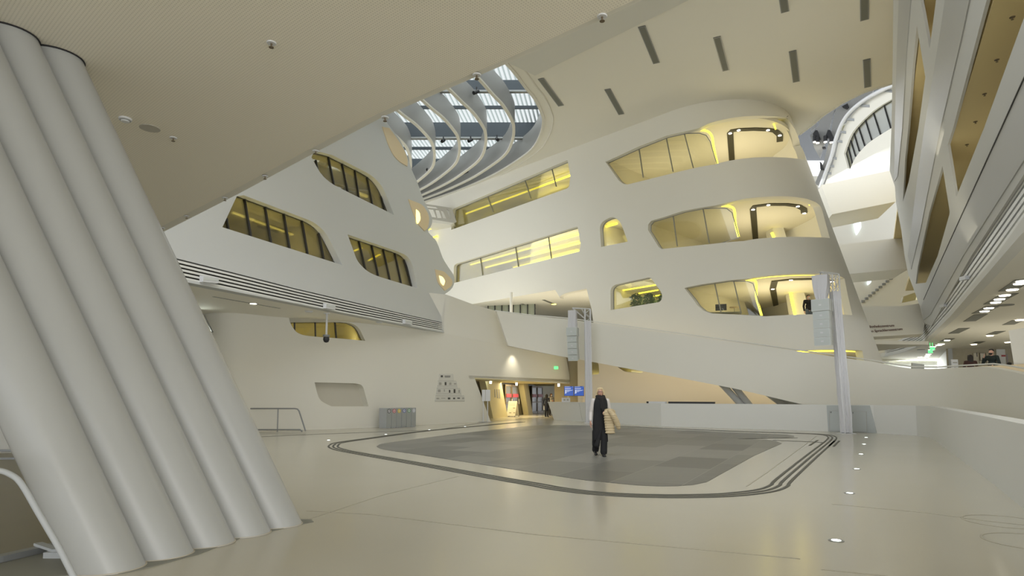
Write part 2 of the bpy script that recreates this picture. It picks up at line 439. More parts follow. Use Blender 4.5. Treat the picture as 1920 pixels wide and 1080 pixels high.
def led_on(surf, z, segs, w=.07, m=YEL, name='led_strip', cat='light strip', label=None, group=None, parent=None):
    """horizontal light strips seen at px segments, hung at height z"""
    out = []
    for a, c in segs:
        p, q = at_z(*a, z), at_z(*c, z)
        bm = bmesh.new(); tube(bm, [p, q], w, 6); o = obj(name, bm, m, parent); out.append(o)
        if label: tag(o, label, cat, group)
    return out
def tubepx(name, surf, pts, dep, r, m, n=6, dz=0):
    s2 = off_surf(surf, dep); P = [s2.pt(u, v) + Vector((0, 0, dz)) for u, v in pts]
    bm = bmesh.new(); tube(bm, spline(P, 4), r, n); return obj(name, bm, m, smooth=50)

# ------------------------------------------------------------------ left facade
w1 = arc_corner([(444, 368), (457, 366), (604, 422, 30), (642, 497), (417, 426)])
w2 = arc_corner([(590, 282), (624, 291), (712, 336, 30), (739, 403), (608, 338, 30), (584, 295)])
w3 = arc_corner([(651.6, 439.4), (743, 470.5), (770, 482, 24), (784, 541), (692, 513, 24), (670, 490, 10)])
vt = [(310, 479), (430, 509), (556.7, 541.5), (755, 588), (831, 605)]; vb = [(331, 521), (494, 555.5), (650, 588), (831, 621)]
def lerp_line(L, u):
    for a, c in zip(L, L[1:]):
        if u <= c[0] or c is L[-1]: return a[1] + (c[1] - a[1]) * (u - a[0]) / (c[0] - a[0])
us = [296, 360, 430, 494, 556, 650, 755, 829]
hl = [(u, lerp_line(vt, u)) for u in us] + [(u, lerp_line(vb, u) - 1.2) for u in us[::-1]]
o1 = arc_corner([(716, 238), (729, 240), (750, 268, 20), (764, 296, 15), (763, 312), (743, 300, 15), (730, 279, 15)])
o2 = arc_corner([(765, 373.5), (792, 384, 8), (805, 405, 12), (802, 428, 10), (795, 433), (781, 418, 10), (773, 397)])
o3 = arc_corner([(815, 505), (832, 509, 5), (848.5, 526, 8), (846, 537, 6), (833, 545), (820, 530, 6)])
sil = spline([Vector(p) for p in [(833, 552), (848, 540), (852, 520), (840, 500), (830, 483), (818, 452), (803, 435), (808, 424), (810, 407), (794, 374), (783, 343), (772, 318), (766, 300), (752, 266), (733, 240), (722, 225)]], 3)
outer = [PLs.inv(833, 624)] + [PLs.inv(p.x, p.y) for p in sil] + [(PLs.inv(722, 225)[0] - .2, 17.6), (-9, 17.6), (-9, PLs.inv(331, 525)[1])]
holes = [[PLs.inv(*p) for p in h] for h in (w1, w2, w3, hl, [q for q in o1], o2, o3)]
holes[4] = None; holes[5] = None; holes[6] = None
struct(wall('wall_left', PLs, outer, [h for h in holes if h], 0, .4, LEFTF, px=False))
# curved balcony returns at the scalloped edge
for i, (o, dd) in enumerate(((o1, .0), (o2, .0), (o3, .0))):
    trim(wall('x', PLs, o, (), -.035, 0, CREAM))
g2 = [(779, 393), (785, 398, 4), (787, 412, 5), (781, 421, 3), (779, 412)]
g3 = [(822, 517), (828, 519, 3), (833, 527, 3), (830, 536, 2), (825, 530)]
for g in (g2, g3):
    o = wall('cove_light', PLs, arc_corner(g), (), -.07, -.036, YELW)
    tag(o, 'crescent cove light in the %s scalloped balcony return of the left facade' % ('middle' if g is g2 else 'lowest'), 'light')
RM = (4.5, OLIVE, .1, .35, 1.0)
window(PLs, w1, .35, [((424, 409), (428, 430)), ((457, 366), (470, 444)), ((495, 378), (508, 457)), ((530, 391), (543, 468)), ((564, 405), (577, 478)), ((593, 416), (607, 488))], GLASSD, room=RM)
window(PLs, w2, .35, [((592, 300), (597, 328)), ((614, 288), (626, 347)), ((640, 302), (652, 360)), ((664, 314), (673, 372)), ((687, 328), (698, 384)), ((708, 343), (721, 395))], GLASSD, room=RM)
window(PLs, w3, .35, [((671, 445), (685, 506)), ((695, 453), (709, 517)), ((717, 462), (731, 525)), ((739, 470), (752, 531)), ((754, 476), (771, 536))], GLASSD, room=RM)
# ceiling light bands inside the left windows
def in_led(win_px, surf, dep, segs, r, m, label, group):
    s2 = off_surf(surf, dep)
    for a, c in segs:
        bm = bmesh.new(); tube(bm, [s2.pt(*a), s2.pt(*c)], r, 6); tag(obj('ceiling_light_strip', bm, m), label, 'light strip', group)
in_led(None, PLs, 2.2, [((462, 376), (492, 388)), ((503, 393), (530, 403)), ((540, 407), (565, 417)), ((572, 420), (590, 428))], .10, YELW, 'warm ceiling light seen through the big left facade window beneath the soffit', 'ceiling lights behind the big left window')
in_led(None, PLs, 2.2, [((437, 398), (590, 455))], .05, YELW, 'long thin light line crossing the big left facade window', None)
in_led(None, PLs, 2.0, [((665, 470), (685, 462))], .05, YEL, 'short yellow light strip at left in the lower left facade window', None)
in_led(None, PLs, 2.0, [((692, 488), (716, 475))], .05, YEL, 'short yellow light strip at centre in the lower left facade window', None)
in_led(None, PLs, 2.0, [((672, 362), (688, 368))], .10, YELW, 'warm light panel low in the upper left facade window', None)
for i, (a, c) in enumerate((((440, 436), (470, 446)), ((484, 424), (620, 462)))):
    s2 = off_surf(PLs, 3.0); bm = bmesh.new(); tube(bm, [s2.pt(*a), s2.pt(*c)], .07, 4); trim(obj('x', bm, DSLOT))
# linear grille
gr = empty('linear_grille', PLs.pt(331, 522), 0, 'long band of white horizontal louvres above the soffit on the left facade', 'air grille')
M0 = Matrix.Translation(-gr.location)
def putg(o, root=gr, M=M0): o.data.transform(M); o.parent = root; return o
putg(wall('back_panel', PLs, hl, (), .22, .26, DARK))
for i in range(5):
    fa, fb = (i + .42) / 5, (i + .98) / 5
    top = [(u, lerp_line(vt, u) * (1 - fa) + lerp_line(vb, u) * fa) for u in us]; bot = [(u, lerp_line(vt, u) * (1 - fb) + lerp_line(vb, u) * fb) for u in us]
    putg(wall('slat', PLs, top + bot[::-1], (), -.005, .035, WHITE2))
# lower left wall, entrance wall and soffit between
TP = PEs.t[-2]
wl = arc_corner([(540, 593.5), (655, 605), (672, 612, 12), (685, 639), (600, 632), (560, 628, 22), (547, 612, 8)])
wn = arc_corner([(590, 717), (668, 719), (680, 722, 8), (691, 762), (622, 762), (600, 752, 16), (594, 735, 6)])
tzs = lambda L: [PEs.inv(*p) for p in L]
out = [(0, 0), (PEs.inv(920, 791)[0], 0)] + tzs([(889.6, 708), (980, 714), (1071, 719.5), (1062, 672), (1010, 610), (940, 586), (885, 570), (850, 557)]) + [(PEs.inv(836, 555)[0], PEs.inv(836, 552)[1]), (PEs.inv(832, 555)[0], ZS), (PEs.inv(800, 600)[0], ZS), (0, ZS)]
_bm = sheet2d(out, [tzs(wl), tzs(wn)], PEs.t[1:-1]); _te = PEs.inv(836, 555)[0] + .05
thicken(_bm, lambda c: PEs.at(c.x, c.y, 0), lambda c: PEs.at(c.x - (1.1 if c.y > ZS + .02 and c.x < _te else 0), c.y, .45))
struct(obj('wall_lower_left', _bm, WHITE, smooth=40))
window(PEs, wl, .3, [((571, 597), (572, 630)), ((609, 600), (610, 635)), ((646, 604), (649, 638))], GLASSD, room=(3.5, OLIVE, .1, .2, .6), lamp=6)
trim(wall('x', PEs, wn, (), .42, .46, mat('niche_blind', (.60, .57, .48), .7)))
sp = [PEs.at(t, ZS)[:2] for t in PEs.t if t < PEs.inv(833, 600)[0]] + [PEs.pt(833, 600)[:2]]
A_, B_ = PLs.at(0, ZS), PLs.at(PLs.T, ZS); dv = (A_ - B_).normalized()
_in = Vector((-.886, .463, 0)) * .06; B_ = B_ + _in; A_ = A_ + _in
struct(slab('ceiling_left_soffit', [B_[:2], A_[:2], (A_ + dv * 12)[:2], (-26, 20), (-24, 34)] + [Vector(p) + Vector((-.2, .25)) for p in sp], ZS, ZS + .02, mat('soffit_white', (.94, .91, .81), .7)))

_fl = Surf([(-40, 12.6), (-14.1, 17.4), (-13.6, 17.9), (-13.7, 18.6), (-19.5, 29), (-21, 36), (-14, 37.5)], 0, (0, 0), 1)
struct(wall('wall_far_left', _fl, [(0, 0), (_fl.T, 0), (_fl.T, 5.6), (0, 5.6)], (), 0, .3, WHITE2, px=False))
# ------------------------------------------------------------------ near soffit (perforated metal)
pf = bpy.data.materials.new('perforated_soffit'); pf.use_nodes = True; nt = pf.node_tree; b = nt.nodes['Principled BSDF']
tc = nt.nodes.new('ShaderNodeTexCoord'); mp = nt.nodes.new('ShaderNodeMapping'); mp.inputs['Rotation'].default_value = (0, 0, math.radians(40)); mp.inputs['Scale'].default_value = (30, 30, 30)
fr = nt.nodes.new('ShaderNodeVectorMath'); fr.operation = 'FRACTION'; sb = nt.nodes.new('ShaderNodeVectorMath'); sb.operation = 'SUBTRACT'; sb.inputs[1].default_value = (.5, .5, 0)
sx = nt.nodes.new('ShaderNodeSeparateXYZ'); cx = nt.nodes.new('ShaderNodeCombineXYZ'); ln = nt.nodes.new('ShaderNodeVectorMath'); ln.operation = 'LENGTH'
lt = nt.nodes.new('ShaderNodeMath'); lt.operation = 'LESS_THAN'; lt.inputs[1].default_value = .24
mx = nt.nodes.new('ShaderNodeMix'); mx.data_type = 'RGBA'; mx.inputs['A'].default_value = (.93, .88, .75, 1); mx.inputs['B'].default_value = (.72, .68, .57, 1)
nt.links.new(tc.outputs['Object'], mp.inputs[0]); nt.links.new(mp.outputs[0], fr.inputs[0]); nt.links.new(fr.outputs[0], sb.inputs[0]); nt.links.new(sb.outputs[0], sx.inputs[0])
nt.links.new(sx.outputs[0], cx.inputs[0]); nt.links.new(sx.outputs[1], cx.inputs[1]); nt.links.new(cx.outputs[0], ln.inputs[0]); nt.links.new(ln.outputs['Value'], lt.inputs[0])
nt.links.new(lt.outputs[0], mx.inputs['Factor']); nt.links.new(mx.outputs['Result'], b.inputs['Base Color']); b.inputs['Roughness'].default_value = .6
edge = [at_z(u, v, ZD)[:2] for u, v in ((1290, -40), (1209, 0), (960, 117), (723, 218), (590, 288), (448, 364), (298, 440), (200, 486), (60, 551))]
border = slab('x', edge + [(-30, 19), (-30, -8), (10, -8), (9, 4)], ZD + .012, ZD + .5, WHITE); trim(border)
e2 = [at_z(u, v, ZD)[:2] for u, v in ((1270, -40), (1190, 0), (945, 113), (710, 212), (580, 280), (440, 355), (290, 431), (192, 477), (50, 542))]
struct(slab('ceiling_near_soffit', e2 + [(-29.5, 18.5), (-29.5, -8), (9.6, -8), (8.8, 3.8)], ZD, ZD + .03, pf))

# ------------------------------------------------------------------ high ceiling with roof light
ZC = 17.5
rim_px = [(880, 55), (925, 95), (960, 130), (986, 164), (1003, 185), (1015.7, 211), (1019, 228), (1013.6, 253), (998.6, 279), (969, 302), (922, 330), (858, 357.7), (794, 379), (700, 405)]
rim = [Vector(q) for q in spline([at_z(u, v, ZC)[:2] for u, v in rim_px], 4)]
SH = Vector((-1.73, .80))
hole1 = [q for q in rim] + [q + SH * 6 for q in rim[::-1]]
rpx = [(1500, 252), (1525, 233), (1545, 215.5), (1580, 193), (1620, 173), (1672, 157), (1760, 128)]
r2 = [Vector(at_z(u, v, ZC)[:2]) for u, v in rpx]
hole2 = r2 + [Vector((59, 27)), Vector((59, 79)), Vector((r2[0].x, 79))]
struct(slab('ceiling', [(-24, 13), (62, 13), (62, 82), (-24, 82)], ZC, ZC + .5, WHITE, [hole1, hole2]))
# rim moulding around the roof light
LIP = mat('roof_light_rim', (.72, .70, .62), .55)
bm = bmesh.new(); strip_path(bm, [r for r in rim], .9, ZC - .05, ZC + .02, off=.45)
trim(obj('x', bm, LIP)) if False else bm.free()
bm = bmesh.new(); tube(bm, [Vector((q.x + .55, q.y - .1, ZC - .0)) for q in rim], .05, 6); trim(obj('x', bm, LIP))
bm = bmesh.new(); tube(bm, [Vector((q.x, q.y, ZC)) for q in r2], .06, 6); trim(obj('x', bm, LIP))
# bulkhead strip beside the soffit edge
bh = [at_z(u, v, ZC)[:2] for u, v in ((1003, 140), (1279, 4), (1330, -20), (1200, -30), (940, 110))]
trim(slab('x', bh, ZC - .05, ZC + .1, mat('bulkhead', (.66, .655, .60), .6)))
# fins of the roof light
for k in range(0, 7):
    P = [q + SH * k for q in rim]; bm = bmesh.new()
    strip_path(bm, P, .12, ZC + .03, ZC + 1.35); o = obj('roof_light_fin', bm, FINM, smooth=40); struct(o)
    bm = bmesh.new(); strip_path(bm, P, .17, ZC - .04, ZC + .06); struct(obj('roof_light_fin_edge', bm, LIP, smooth=40))
for y, h, t in ((33.6, .5, .2), (36.0, .16, .1), (39.8, .85, .25), (42.2, .16, .1), (46, .8, .25), (50, .5, .2), (54, .5, .2)):
    bm = bmesh.new(); bx(bm, (-16, y, ZC + 1.5 - h * .2), (6, y + t, ZC + 1.5 + h)); struct(obj('roof_light_beam', bm, FIND))
    if h > .4:
        bm = bmesh.new(); bx(bm, (-16, y - .03, ZC + 1.5 - h * .2 - .1), (6, y + t, ZC + 1.5 - h * .2)); struct(obj('roof_light_beam_edge', bm, GREY))
def striped(name, n, pitch, frac=.5):
    m = bpy.data.materials.new(name); m.use_nodes = True; nt = m.node_tree; nt.nodes.clear()
    o = nt.nodes.new('ShaderNodeOutputMaterial'); t = nt.nodes.new('ShaderNodeBsdfTransparent'); t.inputs[0].default_value = (.68, .69, .68, 1)
    d = nt.nodes.new('ShaderNodeBsdfTranslucent'); d.inputs[0].default_value = (.25, .265, .26, 1)
    tc = nt.nodes.new('ShaderNodeTexCoord'); dp = nt.nodes.new('ShaderNodeVectorMath'); dp.operation = 'DOT_PRODUCT'; dp.inputs[1].default_value = (n[0] / pitch, n[1] / pitch, 0)
    fr = nt.nodes.new('ShaderNodeMath'); fr.operation = 'FRACT'; gt = nt.nodes.new('ShaderNodeMath'); gt.operation = 'GREATER_THAN'; gt.inputs[1].default_value = frac
    mx = nt.nodes.new('ShaderNodeMixShader')
    nt.links.new(tc.outputs['Object'], dp.inputs[0]); nt.links.new(dp.outputs['Value'], fr.inputs[0]); nt.links.new(fr.outputs[0], gt.inputs[0]); nt.links.new(gt.outputs[0], mx.inputs[0])
    nt.links.new(t.outputs[0], mx.inputs[1]); nt.links.new(d.outputs[0], mx.inputs[2]); nt.links.new(mx.outputs[0], o.inputs[0]); return m
FRIT = striped('fritted_roof_glass', (1, -.15), .27)
bm = bmesh.new(); bx(bm, (-17, 26, ZC + 2.4), (7, 60, ZC + 2.43)); struct(obj('roof_light_cover', bm, FRIT))

# long slots in the ceiling
gi = 0
for a, c, lab in (((1014, 147), (1052, 198), 'long grey ceiling air slot nearest the big roof light'), ((1139, 167), (1165, 214), 'long grey ceiling air slot second right of the roof light in the far row'),
             ((1087, 71), (1095, 91), 'short stub of a grey air slot cut by the near soffit edge'),
             ((1203, 49), (1231, 118), 'longest grey ceiling air slot beside a small sensor in the middle row'), ((1344, 69), (1361, 132), 'grey ceiling air slot right of the longest one in the middle row'),
             ((1486, 95), (1493, 153), 'grey ceiling air slot straight above the tower in the middle row'), ((1625, 111), (1627, 163), 'rightmost grey ceiling air slot beside the curved ceiling opening'),
             ((1466, -20), (1472, 22), 'grey ceiling air slot cut by the top edge with a sensor below it'), ((1621, -30), (1621, 37), 'grey ceiling air slot at the top edge beside the right facade')):
    p, q = at_z(*a, ZC), at_z(*c, ZC)
    root = empty('ceiling_vent', (p.x, p.y, ZC), 0, lab, 'ceiling vent', 'slots in the high ceiling')
    bm = bmesh.new(); strip_path(bm, [(0, 0), (q - p)[:2]], .32, -.03, -.003); obj('frame', bm, GREY, root)
    bm = bmesh.new(); strip_path(bm, [((q - p) * .02)[:2], ((q - p) * .98)[:2]], .25, -.035, -.031); obj('slotted_panel', bm, GRILLE, root)

# ------------------------------------------------------------------ central facade with the rounded tower
W1 = arc_corner([(846, 431), (849, 392, 4), (1064, 300), (1069.5, 330), (1067, 352, 6)])
W2 = arc_corner([(850, 531), (851, 496, 6), (1083, 424.5, 3), (1089, 460, 4), (1086, 471.5)])
W3 = arc_corner([(1127, 463), (1124, 418, 12), (1149, 405, 10), (1163, 415, 10), (1177, 453)])
F3 = [(1135, 303.5), (1198, 274.5), (1249, 254.5), (1283, 247), (1308.7, 241), (1330, 231), (1364, 222.6), (1398, 218), (1440.7, 218), (1474.8, 221.7), (1490, 226), (1496, 230), (1503, 262), (1511, 301.4), (1490, 297), (1462, 295), (1415, 295.4), (1364, 302), (1338.5, 308.6), (1270, 322.7), (1176.7, 346), (1168, 344.5), (1160, 338)]
F2 = [(1215, 431), (1215.5, 420.6), (1221, 414), (1249, 405.7), (1279, 396), (1313, 389.5), (1338.5, 385.8), (1355.5, 382), (1373, 378), (1398, 372.5), (1440.7, 368.7), (1483, 368.7), (1513, 373), (1530, 379.3), (1538, 386), (1541, 392), (1548, 418), (1556, 446.5), (1530, 445), (1505, 444.3), (1462, 444.6), (1415, 448.3), (1394, 452), (1338, 457), (1240.5, 467), (1235, 463)]
F1 = [(1283, 540), (1313, 533.5), (1364, 526), (1398, 523), (1440.7, 516.5), (1483, 513.5), (1526, 513), (1560, 514.6), (1576, 518), (1583.4, 522), (1590, 556), (1598, 591), (1560, 589.5), (1505, 589.7), (1436, 593), (1334, 587.6), (1320, 583), (1308, 573), (1300, 561)]
F0 = [(1470, 660), (1500, 657), (1560, 655.5), (1600, 656), (1617, 657.5), (1623, 690), (1560, 688), (1470, 686)]
W5 = arc_corner([(1145, 581.5), (1144.5, 536, 12), (1219, 519.4, 5), (1243, 552, 12), (1239, 566, 6)])
tb = lambda L: [Bs.inv(*p) for p in L]
outB = [(1.5, 17.6), (1.5, Bs.inv(831, 552)[1])] + tb([(886, 570), (1041, 543.5)]) + tb(arc_corner([(1048, 556, 4), (1062, 549, 10), (1100, 541), (1109, 579), (1118, 645)])) + [(TA - 5, 3.4), (TA, 2.5), (Bs.T - .5, 2.5), (Bs.T - .5, 17.6)]
struct(wall('wall_center', Bs, outB, [tb(h) for h in (W1, W2, W3, F3, F2, F1, F0, W5)], 0, .4, WHITE, px=False, smooth=40))
_uc = Bs.inv(1041, 543)[1]
# soffit below the facade at the gallery
q = [Bs.pt(u, v) for u, v in ((831, 553), (886, 570), (1041, 543.5), (1100, 541))]
ZG = _uc
struct(slab('ceiling_gallery', [Bs.at(2, ZG)[:2], Bs.pt(1041, 543.5)[:2], (Bs.at(TA - 6, ZG))[:2], (30, 60), (8, 78), (-24, 78)], ZG, ZG + .3, WHITE))
# interior rooms behind the flat windows
BR = (7.5, ROOM, .05, .35, .8)
for Wp, mu in ((W1, [((912, 364), (925, 398)), ((983, 334), (995, 372)), ((1034, 313), (1043, 350))]), (W2, [((900, 478), (905, 516)), ((966, 459), (972, 500)), ((1028, 441), (1034, 485))]), (W3, []), (W5, [])):
    window(Bs, Wp, .3, mu, GLASS, frame=GREY, room=BR, lamp=7, lcol=(1, .94, .72), mw=.02)
WIN_LED = [
 (Bs.inv(1066, 305)[1] + .2, [((864, 404), (1069, 329))], 'uppermost single yellow light line in the long upper window of the central facade'),
 (Bs.inv(1066, 305)[1] + .2, [((866, 425), (940, 399.5)), ((985, 383), (1062, 356))], 'yellow light segment low in the long upper window of the central facade'),
 (Bs.inv(1082, 425)[1] + .2, [((858, 503), (1086, 439.5))], 'upper yellow light line in the long middle window of the central facade'),
 (Bs.inv(1082, 425)[1] + .2, [((901, 504), (1087, 455.5))], 'second yellow light line in the long middle window of the central facade'),
 (Bs.inv(1082, 425)[1] + .2, [((962, 501.5), (1086, 471))], 'lowest yellow light line in the long middle window of the central facade'),
 (Bs.inv(1149, 407)[1] + .2, [((1130, 426.5), (1157, 419))], 'top yellow light line in the small lens-shaped window'),
 (Bs.inv(1149, 407)[1] + .2, [((1136, 441), (1166, 434.5))], 'middle yellow light line in the small lens-shaped window'),
 (Bs.inv(1149, 407)[1] + .2, [((1148, 454.5), (1175, 448))], 'bottom yellow light line in the small lens-shaped window'),
 (Bs.inv(1219, 520)[1] + .2, [((1153, 546), (1229, 533.5))], 'top yellow light line above the plants in the lowest rounded window'),
 (Bs.inv(1219, 520)[1] + .2, [((1170, 554), (1234, 543))], 'middle yellow light line above the plants in the lowest rounded window'),
 (Bs.inv(1219, 520)[1] + .2, [((1204, 557.5), (1239, 552.5))], 'short lowest yellow light line above the plants in the lowest rounded window'),
]
for z, segs, lab0 in WIN_LED:
    for si, (a, c) in enumerate(segs):
        lab = lab0 if len(segs) == 1 else ('left ' if si == 0 else 'right ') + lab0
        p, q = at_z(*a, z), at_z(*c, z)
        s7 = off_surf(Bs, 7.3)
        # keep lamps inside the 7.5 m room: where the ceiling point lies deeper, the line is on the back wall
        def inside(uv, P):
            Q = s7.pt(*uv); return Q if (Q - Vector((0, 0, EYE))).length < (P - Vector((0, 0, EYE))).length else P
        p, q = inside(a, p), inside(c, q)
        bm = bmesh.new(); tube(bm, [p, q], .075, 6); tag(obj('yellow_light_strip', bm, YEL), lab, 'light strip', 'yellow light lines of the central facade' )

# floors of the tower
def tower_slab(name, z0, z1, m, ta, back=9, dep=.28):
    pts = []
    sh = Bs.L
    for t in [ta] + [x for x in Bs.t if x > ta]:
        p = Bs.at(min(t, Bs.T - 1), (z0 + z1) / 2, dep); pts.append((p.x, p.y))
    e = Bs.at(ta, (z0 + z1) / 2, back); pts.append((e.x, e.y))
    return slab(name, pts, z0, z1, m)
FL = [('3', Bs.inv(1415, 295)[1], Bs.inv(1420, 218)[1], F3), ('2', Bs.inv(1462, 444.6)[1], Bs.inv(1460, 368.7)[1], F2), ('1', Bs.inv(1505, 589.7)[1], Bs.inv(1500, 513.3)[1], F1), ('0', Bs.inv(1560, 688)[1], Bs.inv(1560, 656)[1], F0)]
print('floors', [(a, round(b, 2), round(c, 2)) for a, b, c, d in FL])
for nm, zp, zc, Fp in FL:
    ta = Bs.inv(*Fp[0])[0] - .5
    struct(tower_slab('ceiling_tower', zc + .05, zc + .25, ROOM, ta))
    fo = .45 if nm == '1' else .95
    struct(tower_slab('floor_tower', zp - fo - .2, zp - fo, ROOM, ta))
    z0, z1 = zp - fo, zc + .05
    # back wall
    A, B = Bs.at(ta, zp, 8.8), Bs.at(Bs.T - 1, zp, .3)
    sb_ = Surf([A, B], zp, Bs.L, 1)
    struct(wall('wall_tower_back', sb_, [(0, z0), (sb_.T, z0), (sb_.T, z1), (0, z1)], (), 0, .15, ROOM, px=False))
    sl_ = Surf([Bs.at(ta, zp, .45), A], zp, Bs.L, 1)
    struct(wall('wall_tower_side', sl_, [(0, z0), (sl_.T, z0), (sl_.T, z1), (0, z1)], (), 0, .15, ROOM, px=False))
    L = area('tower_fill_light', Bs.at(TA + 3, zp - fo + .1, 4.2), (4, 4), 85 if nm != '0' else 30, (1, .89, .64), (PI, 0, 0))  # hidden fill lights, two per floor, added to warm the tower ceilings
    L2 = area('tower_fill_light', Bs.at(TA - 6, zp - fo + .1, 4.2), (5, 3), 80 if nm != '0' else 0.1, (1, .90, .66), (PI, 0, math.radians(-45)))
# curved glass fronts at the left of each floor opening
def cut_px(Fp, umax):
    return [p for p in Fp if p[0] <= umax]
G3 = [(1135, 303.5), (1198, 274.5), (1249, 254.5), (1283, 247), (1308.7, 246), (1322, 250), (1330, 262), (1343, 306), (1338.5, 308.6), (1270, 322.7), (1176.7, 346), (1168, 344.5), (1160, 338)]
G2 = [(1215, 431), (1215.5, 420.6), (1221, 414), (1249, 405.7), (1279, 396), (1313, 389.5), (1338.5, 388), (1360, 388), (1371, 396), (1384, 443), (1338, 457), (1240.5, 467), (1235, 463)]
G1 = [(1283, 540), (1313, 533.5), (1364, 526), (1398, 525.5), (1410, 530), (1416, 548), (1426, 591), (1334, 587.6), (1320, 583), (1308, 573), (1300, 561)]
for G, mull in ((G3, [((1198, 277), (1206, 333)), ((1249, 257), (1262, 322)), ((1283, 249), (1300, 315))]), (G2, [((1262, 403), (1270, 462)), ((1318, 390), (1330, 456))]), (G1, [((1340, 531), (1352, 586)), ((1376, 527), (1390, 588))])):
    window(Bs, G, .3, mull, GLASS, frame=GREY, mw=.025)
# partition fins with light edge
LG = 'cove light lines of the tower floors'
for nm, pts in (('top', [(1309, 243.5), (1326, 246), (1335, 256), (1338, 275), (1345, 307)]), ('middle', [(1353, 385.5), (1368, 387), (1377, 394), (1379, 420), (1385, 444)]), ('lowest open', [(1400, 525), (1417, 528), (1418, 556), (1424, 578), (1428, 592)])):
    tag(tubepx('cove_light', Bs, pts, .45, .06, YEL), 'bright yellow vertical cove line beside the curved glass of the tower %s floor' % nm, 'cove light', LG)
for nm, pts in (('top', [(1317, 239.5), (1340, 231), (1364, 225), (1398, 220.5), (1440, 220.3), (1472, 224), (1490, 231), (1496, 240), (1498, 256)]), ('middle', [(1355, 384.5), (1373, 380.5), (1398, 375), (1440, 371), (1483, 371), (1511, 375.4), (1528, 382), (1537, 392)]), ('lowest open', [(1398, 525), (1440, 518.7), (1483, 515.8), (1526, 515.3), (1560, 517), (1574, 520.5), (1581, 526)]), ('ground', [(1476, 661.5), (1500, 659.2), (1560, 658), (1600, 658.4), (1614, 660)])):
    tag(tubepx('cove_light', Bs, pts, .5, .045, YEL), 'curved yellow cove line along the ceiling edge of the tower %s floor' % nm, 'cove light', LG)
# dark lighting slots in the ceilings
for (nm, zp, zc, _), pts in zip(FL, ([(1372.6, 305), (1369, 250), (1373, 246), (1385, 244.2), (1415, 243), (1440, 244), (1453.5, 246.5), (1462, 254), (1462, 266)], [(1417, 452), (1412, 393), (1415, 387.7), (1440.7, 384.4), (1474.8, 384.4), (1496, 387), (1507, 393), (1508, 400)], [(1459, 596), (1449, 542), (1452.6, 528), (1483, 525), (1526, 524), (1560, 528)])):
    P = [at_z(u, v, zc) for u, v in pts]
    bm = bmesh.new(); strip_path(bm, [p[:2] for p in P], .34, zc - .0, zc + .045); trim(obj('x', bm, DSLOT))
    for i in (1, 3, 5, 7):
        if i < len(P):
            p = P[i]; bm = bmesh.new(); lathe(bm, [(0, zc - .02), (.09, zc - .02), (.09, zc), (0, zc)], (p.x, p.y, 0), 12)
            tag(obj('downlight', bm, LAMP), '%s small round downlight in the dark ceiling slot of the tower %s floor' % ({1: 'leftmost', 3: 'second', 5: 'third', 7: 'rightmost'}[i], {'3': 'top', '2': 'middle', '1': 'lowest open'}[nm]), 'downlight', 'downlights in the %s tower ceiling slot' % {'3': 'top', '2': 'middle', '1': 'lower'}[nm])
# inner fins seen in the openings
def fin(y, pts, th, m=WHITE):
    P = [at_y(u, v, y) for u, v in pts]; bm = bmesh.new(); hexa(bm, P, [p + Vector((0, th, 0)) for p in P]); return struct(obj('wall_tower_fin', bm, m))
fin(37, [(1482, 538), (1503, 533), (1522, 596), (1492, 598)], .8)
fin(37.5, [(1446, 412), (1463, 406), (1476, 450), (1452, 452)], 1.0)
fin(37.5, [(1500, 392), (1534, 390), (1549, 450), (1512, 450)], .3, WHITE)
fin(38, [(1430, 279), (1488, 262), (1500, 302), (1436, 302)], .6)
fin(38, [(1404, 285), (1430, 274), (1436, 302), (1408, 302)], .6, ROOM)
for pts, y, lab in (([(1481, 542), (1484, 560), (1491, 592)], 36.9, 'yellow vertical light on the leaning fin of the tower lowest open floor'), ([(1447, 436), (1451, 446)], 37.4, 'short yellow light at the foot of the round fin on the tower middle floor'), ([(1405, 296), (1405, 285), (1412, 278), (1428, 272)], 37.9, 'bent yellow light at the inner corner of the tower top floor')):
    bm = bmesh.new(); tube(bm, [at_y(u, v, y) for u, v in pts], .09, 6); tag(obj('cove_light', bm, YEL), lab, 'cove light')

# ------------------------------------------------------------------ ramp and low wall
rt = [(931, 583.5), (1000, 592), (1066, 598), (1110, 605), (1240, 623), (1400, 645), (1567, 669), (1640, 679), (1680, 687), (1707, 691), (1745, 692), (1784, 689.5), (1839, 687), (1860, 689.5), (1920, 702), (2050, 735)]
rb = [(2050, 960), (1920, 900), (1745, 800), (1560, 772), (1508, 759), (1382, 729.5), (1260, 706), (1150, 686), (1061, 669.5), (953, 648)]
struct(wall('wall_ramp_parapet', Rs, rt + rb, (), 0, .25, WHITE, smooth=40))
bm = bmesh.new(); P = [Rs.pt(u, v, .4) + Vector((0, 0, .09)) for u, v in rt[:-1]]; tube(bm, P, .03, 8)
tag(obj('handrail', bm, WHITE2, smooth=50), 'thin white handrail running along the top of the ramp parapet', 'handrail')
# ramp deck seen behind the parapet top at the right
ZK = 1.62
dk = [Rs.pt(u, v, .2)[:2] for u, v in ((1640, 679), (1707, 691), (1745, 692), (1784, 689), (1839, 687), (1920, 702), (2040, 732))]
struct(slab('floor_upper_deck', [Vector(p) for p in dk] + [(60, 10), (60, 80), (34, 80), (24, 46)], ZK - .3, ZK, fl))
LH = lambda u, v: (LPs.inv(u, v)[0], 1.17)
struct(wall('wall_low_parapet', LPs, [(0, 0), (LPs.T, 0), (LPs.T, 1.14), (0, 1.14)], (), 0, .3, WHITE2, px=False, smooth=25))
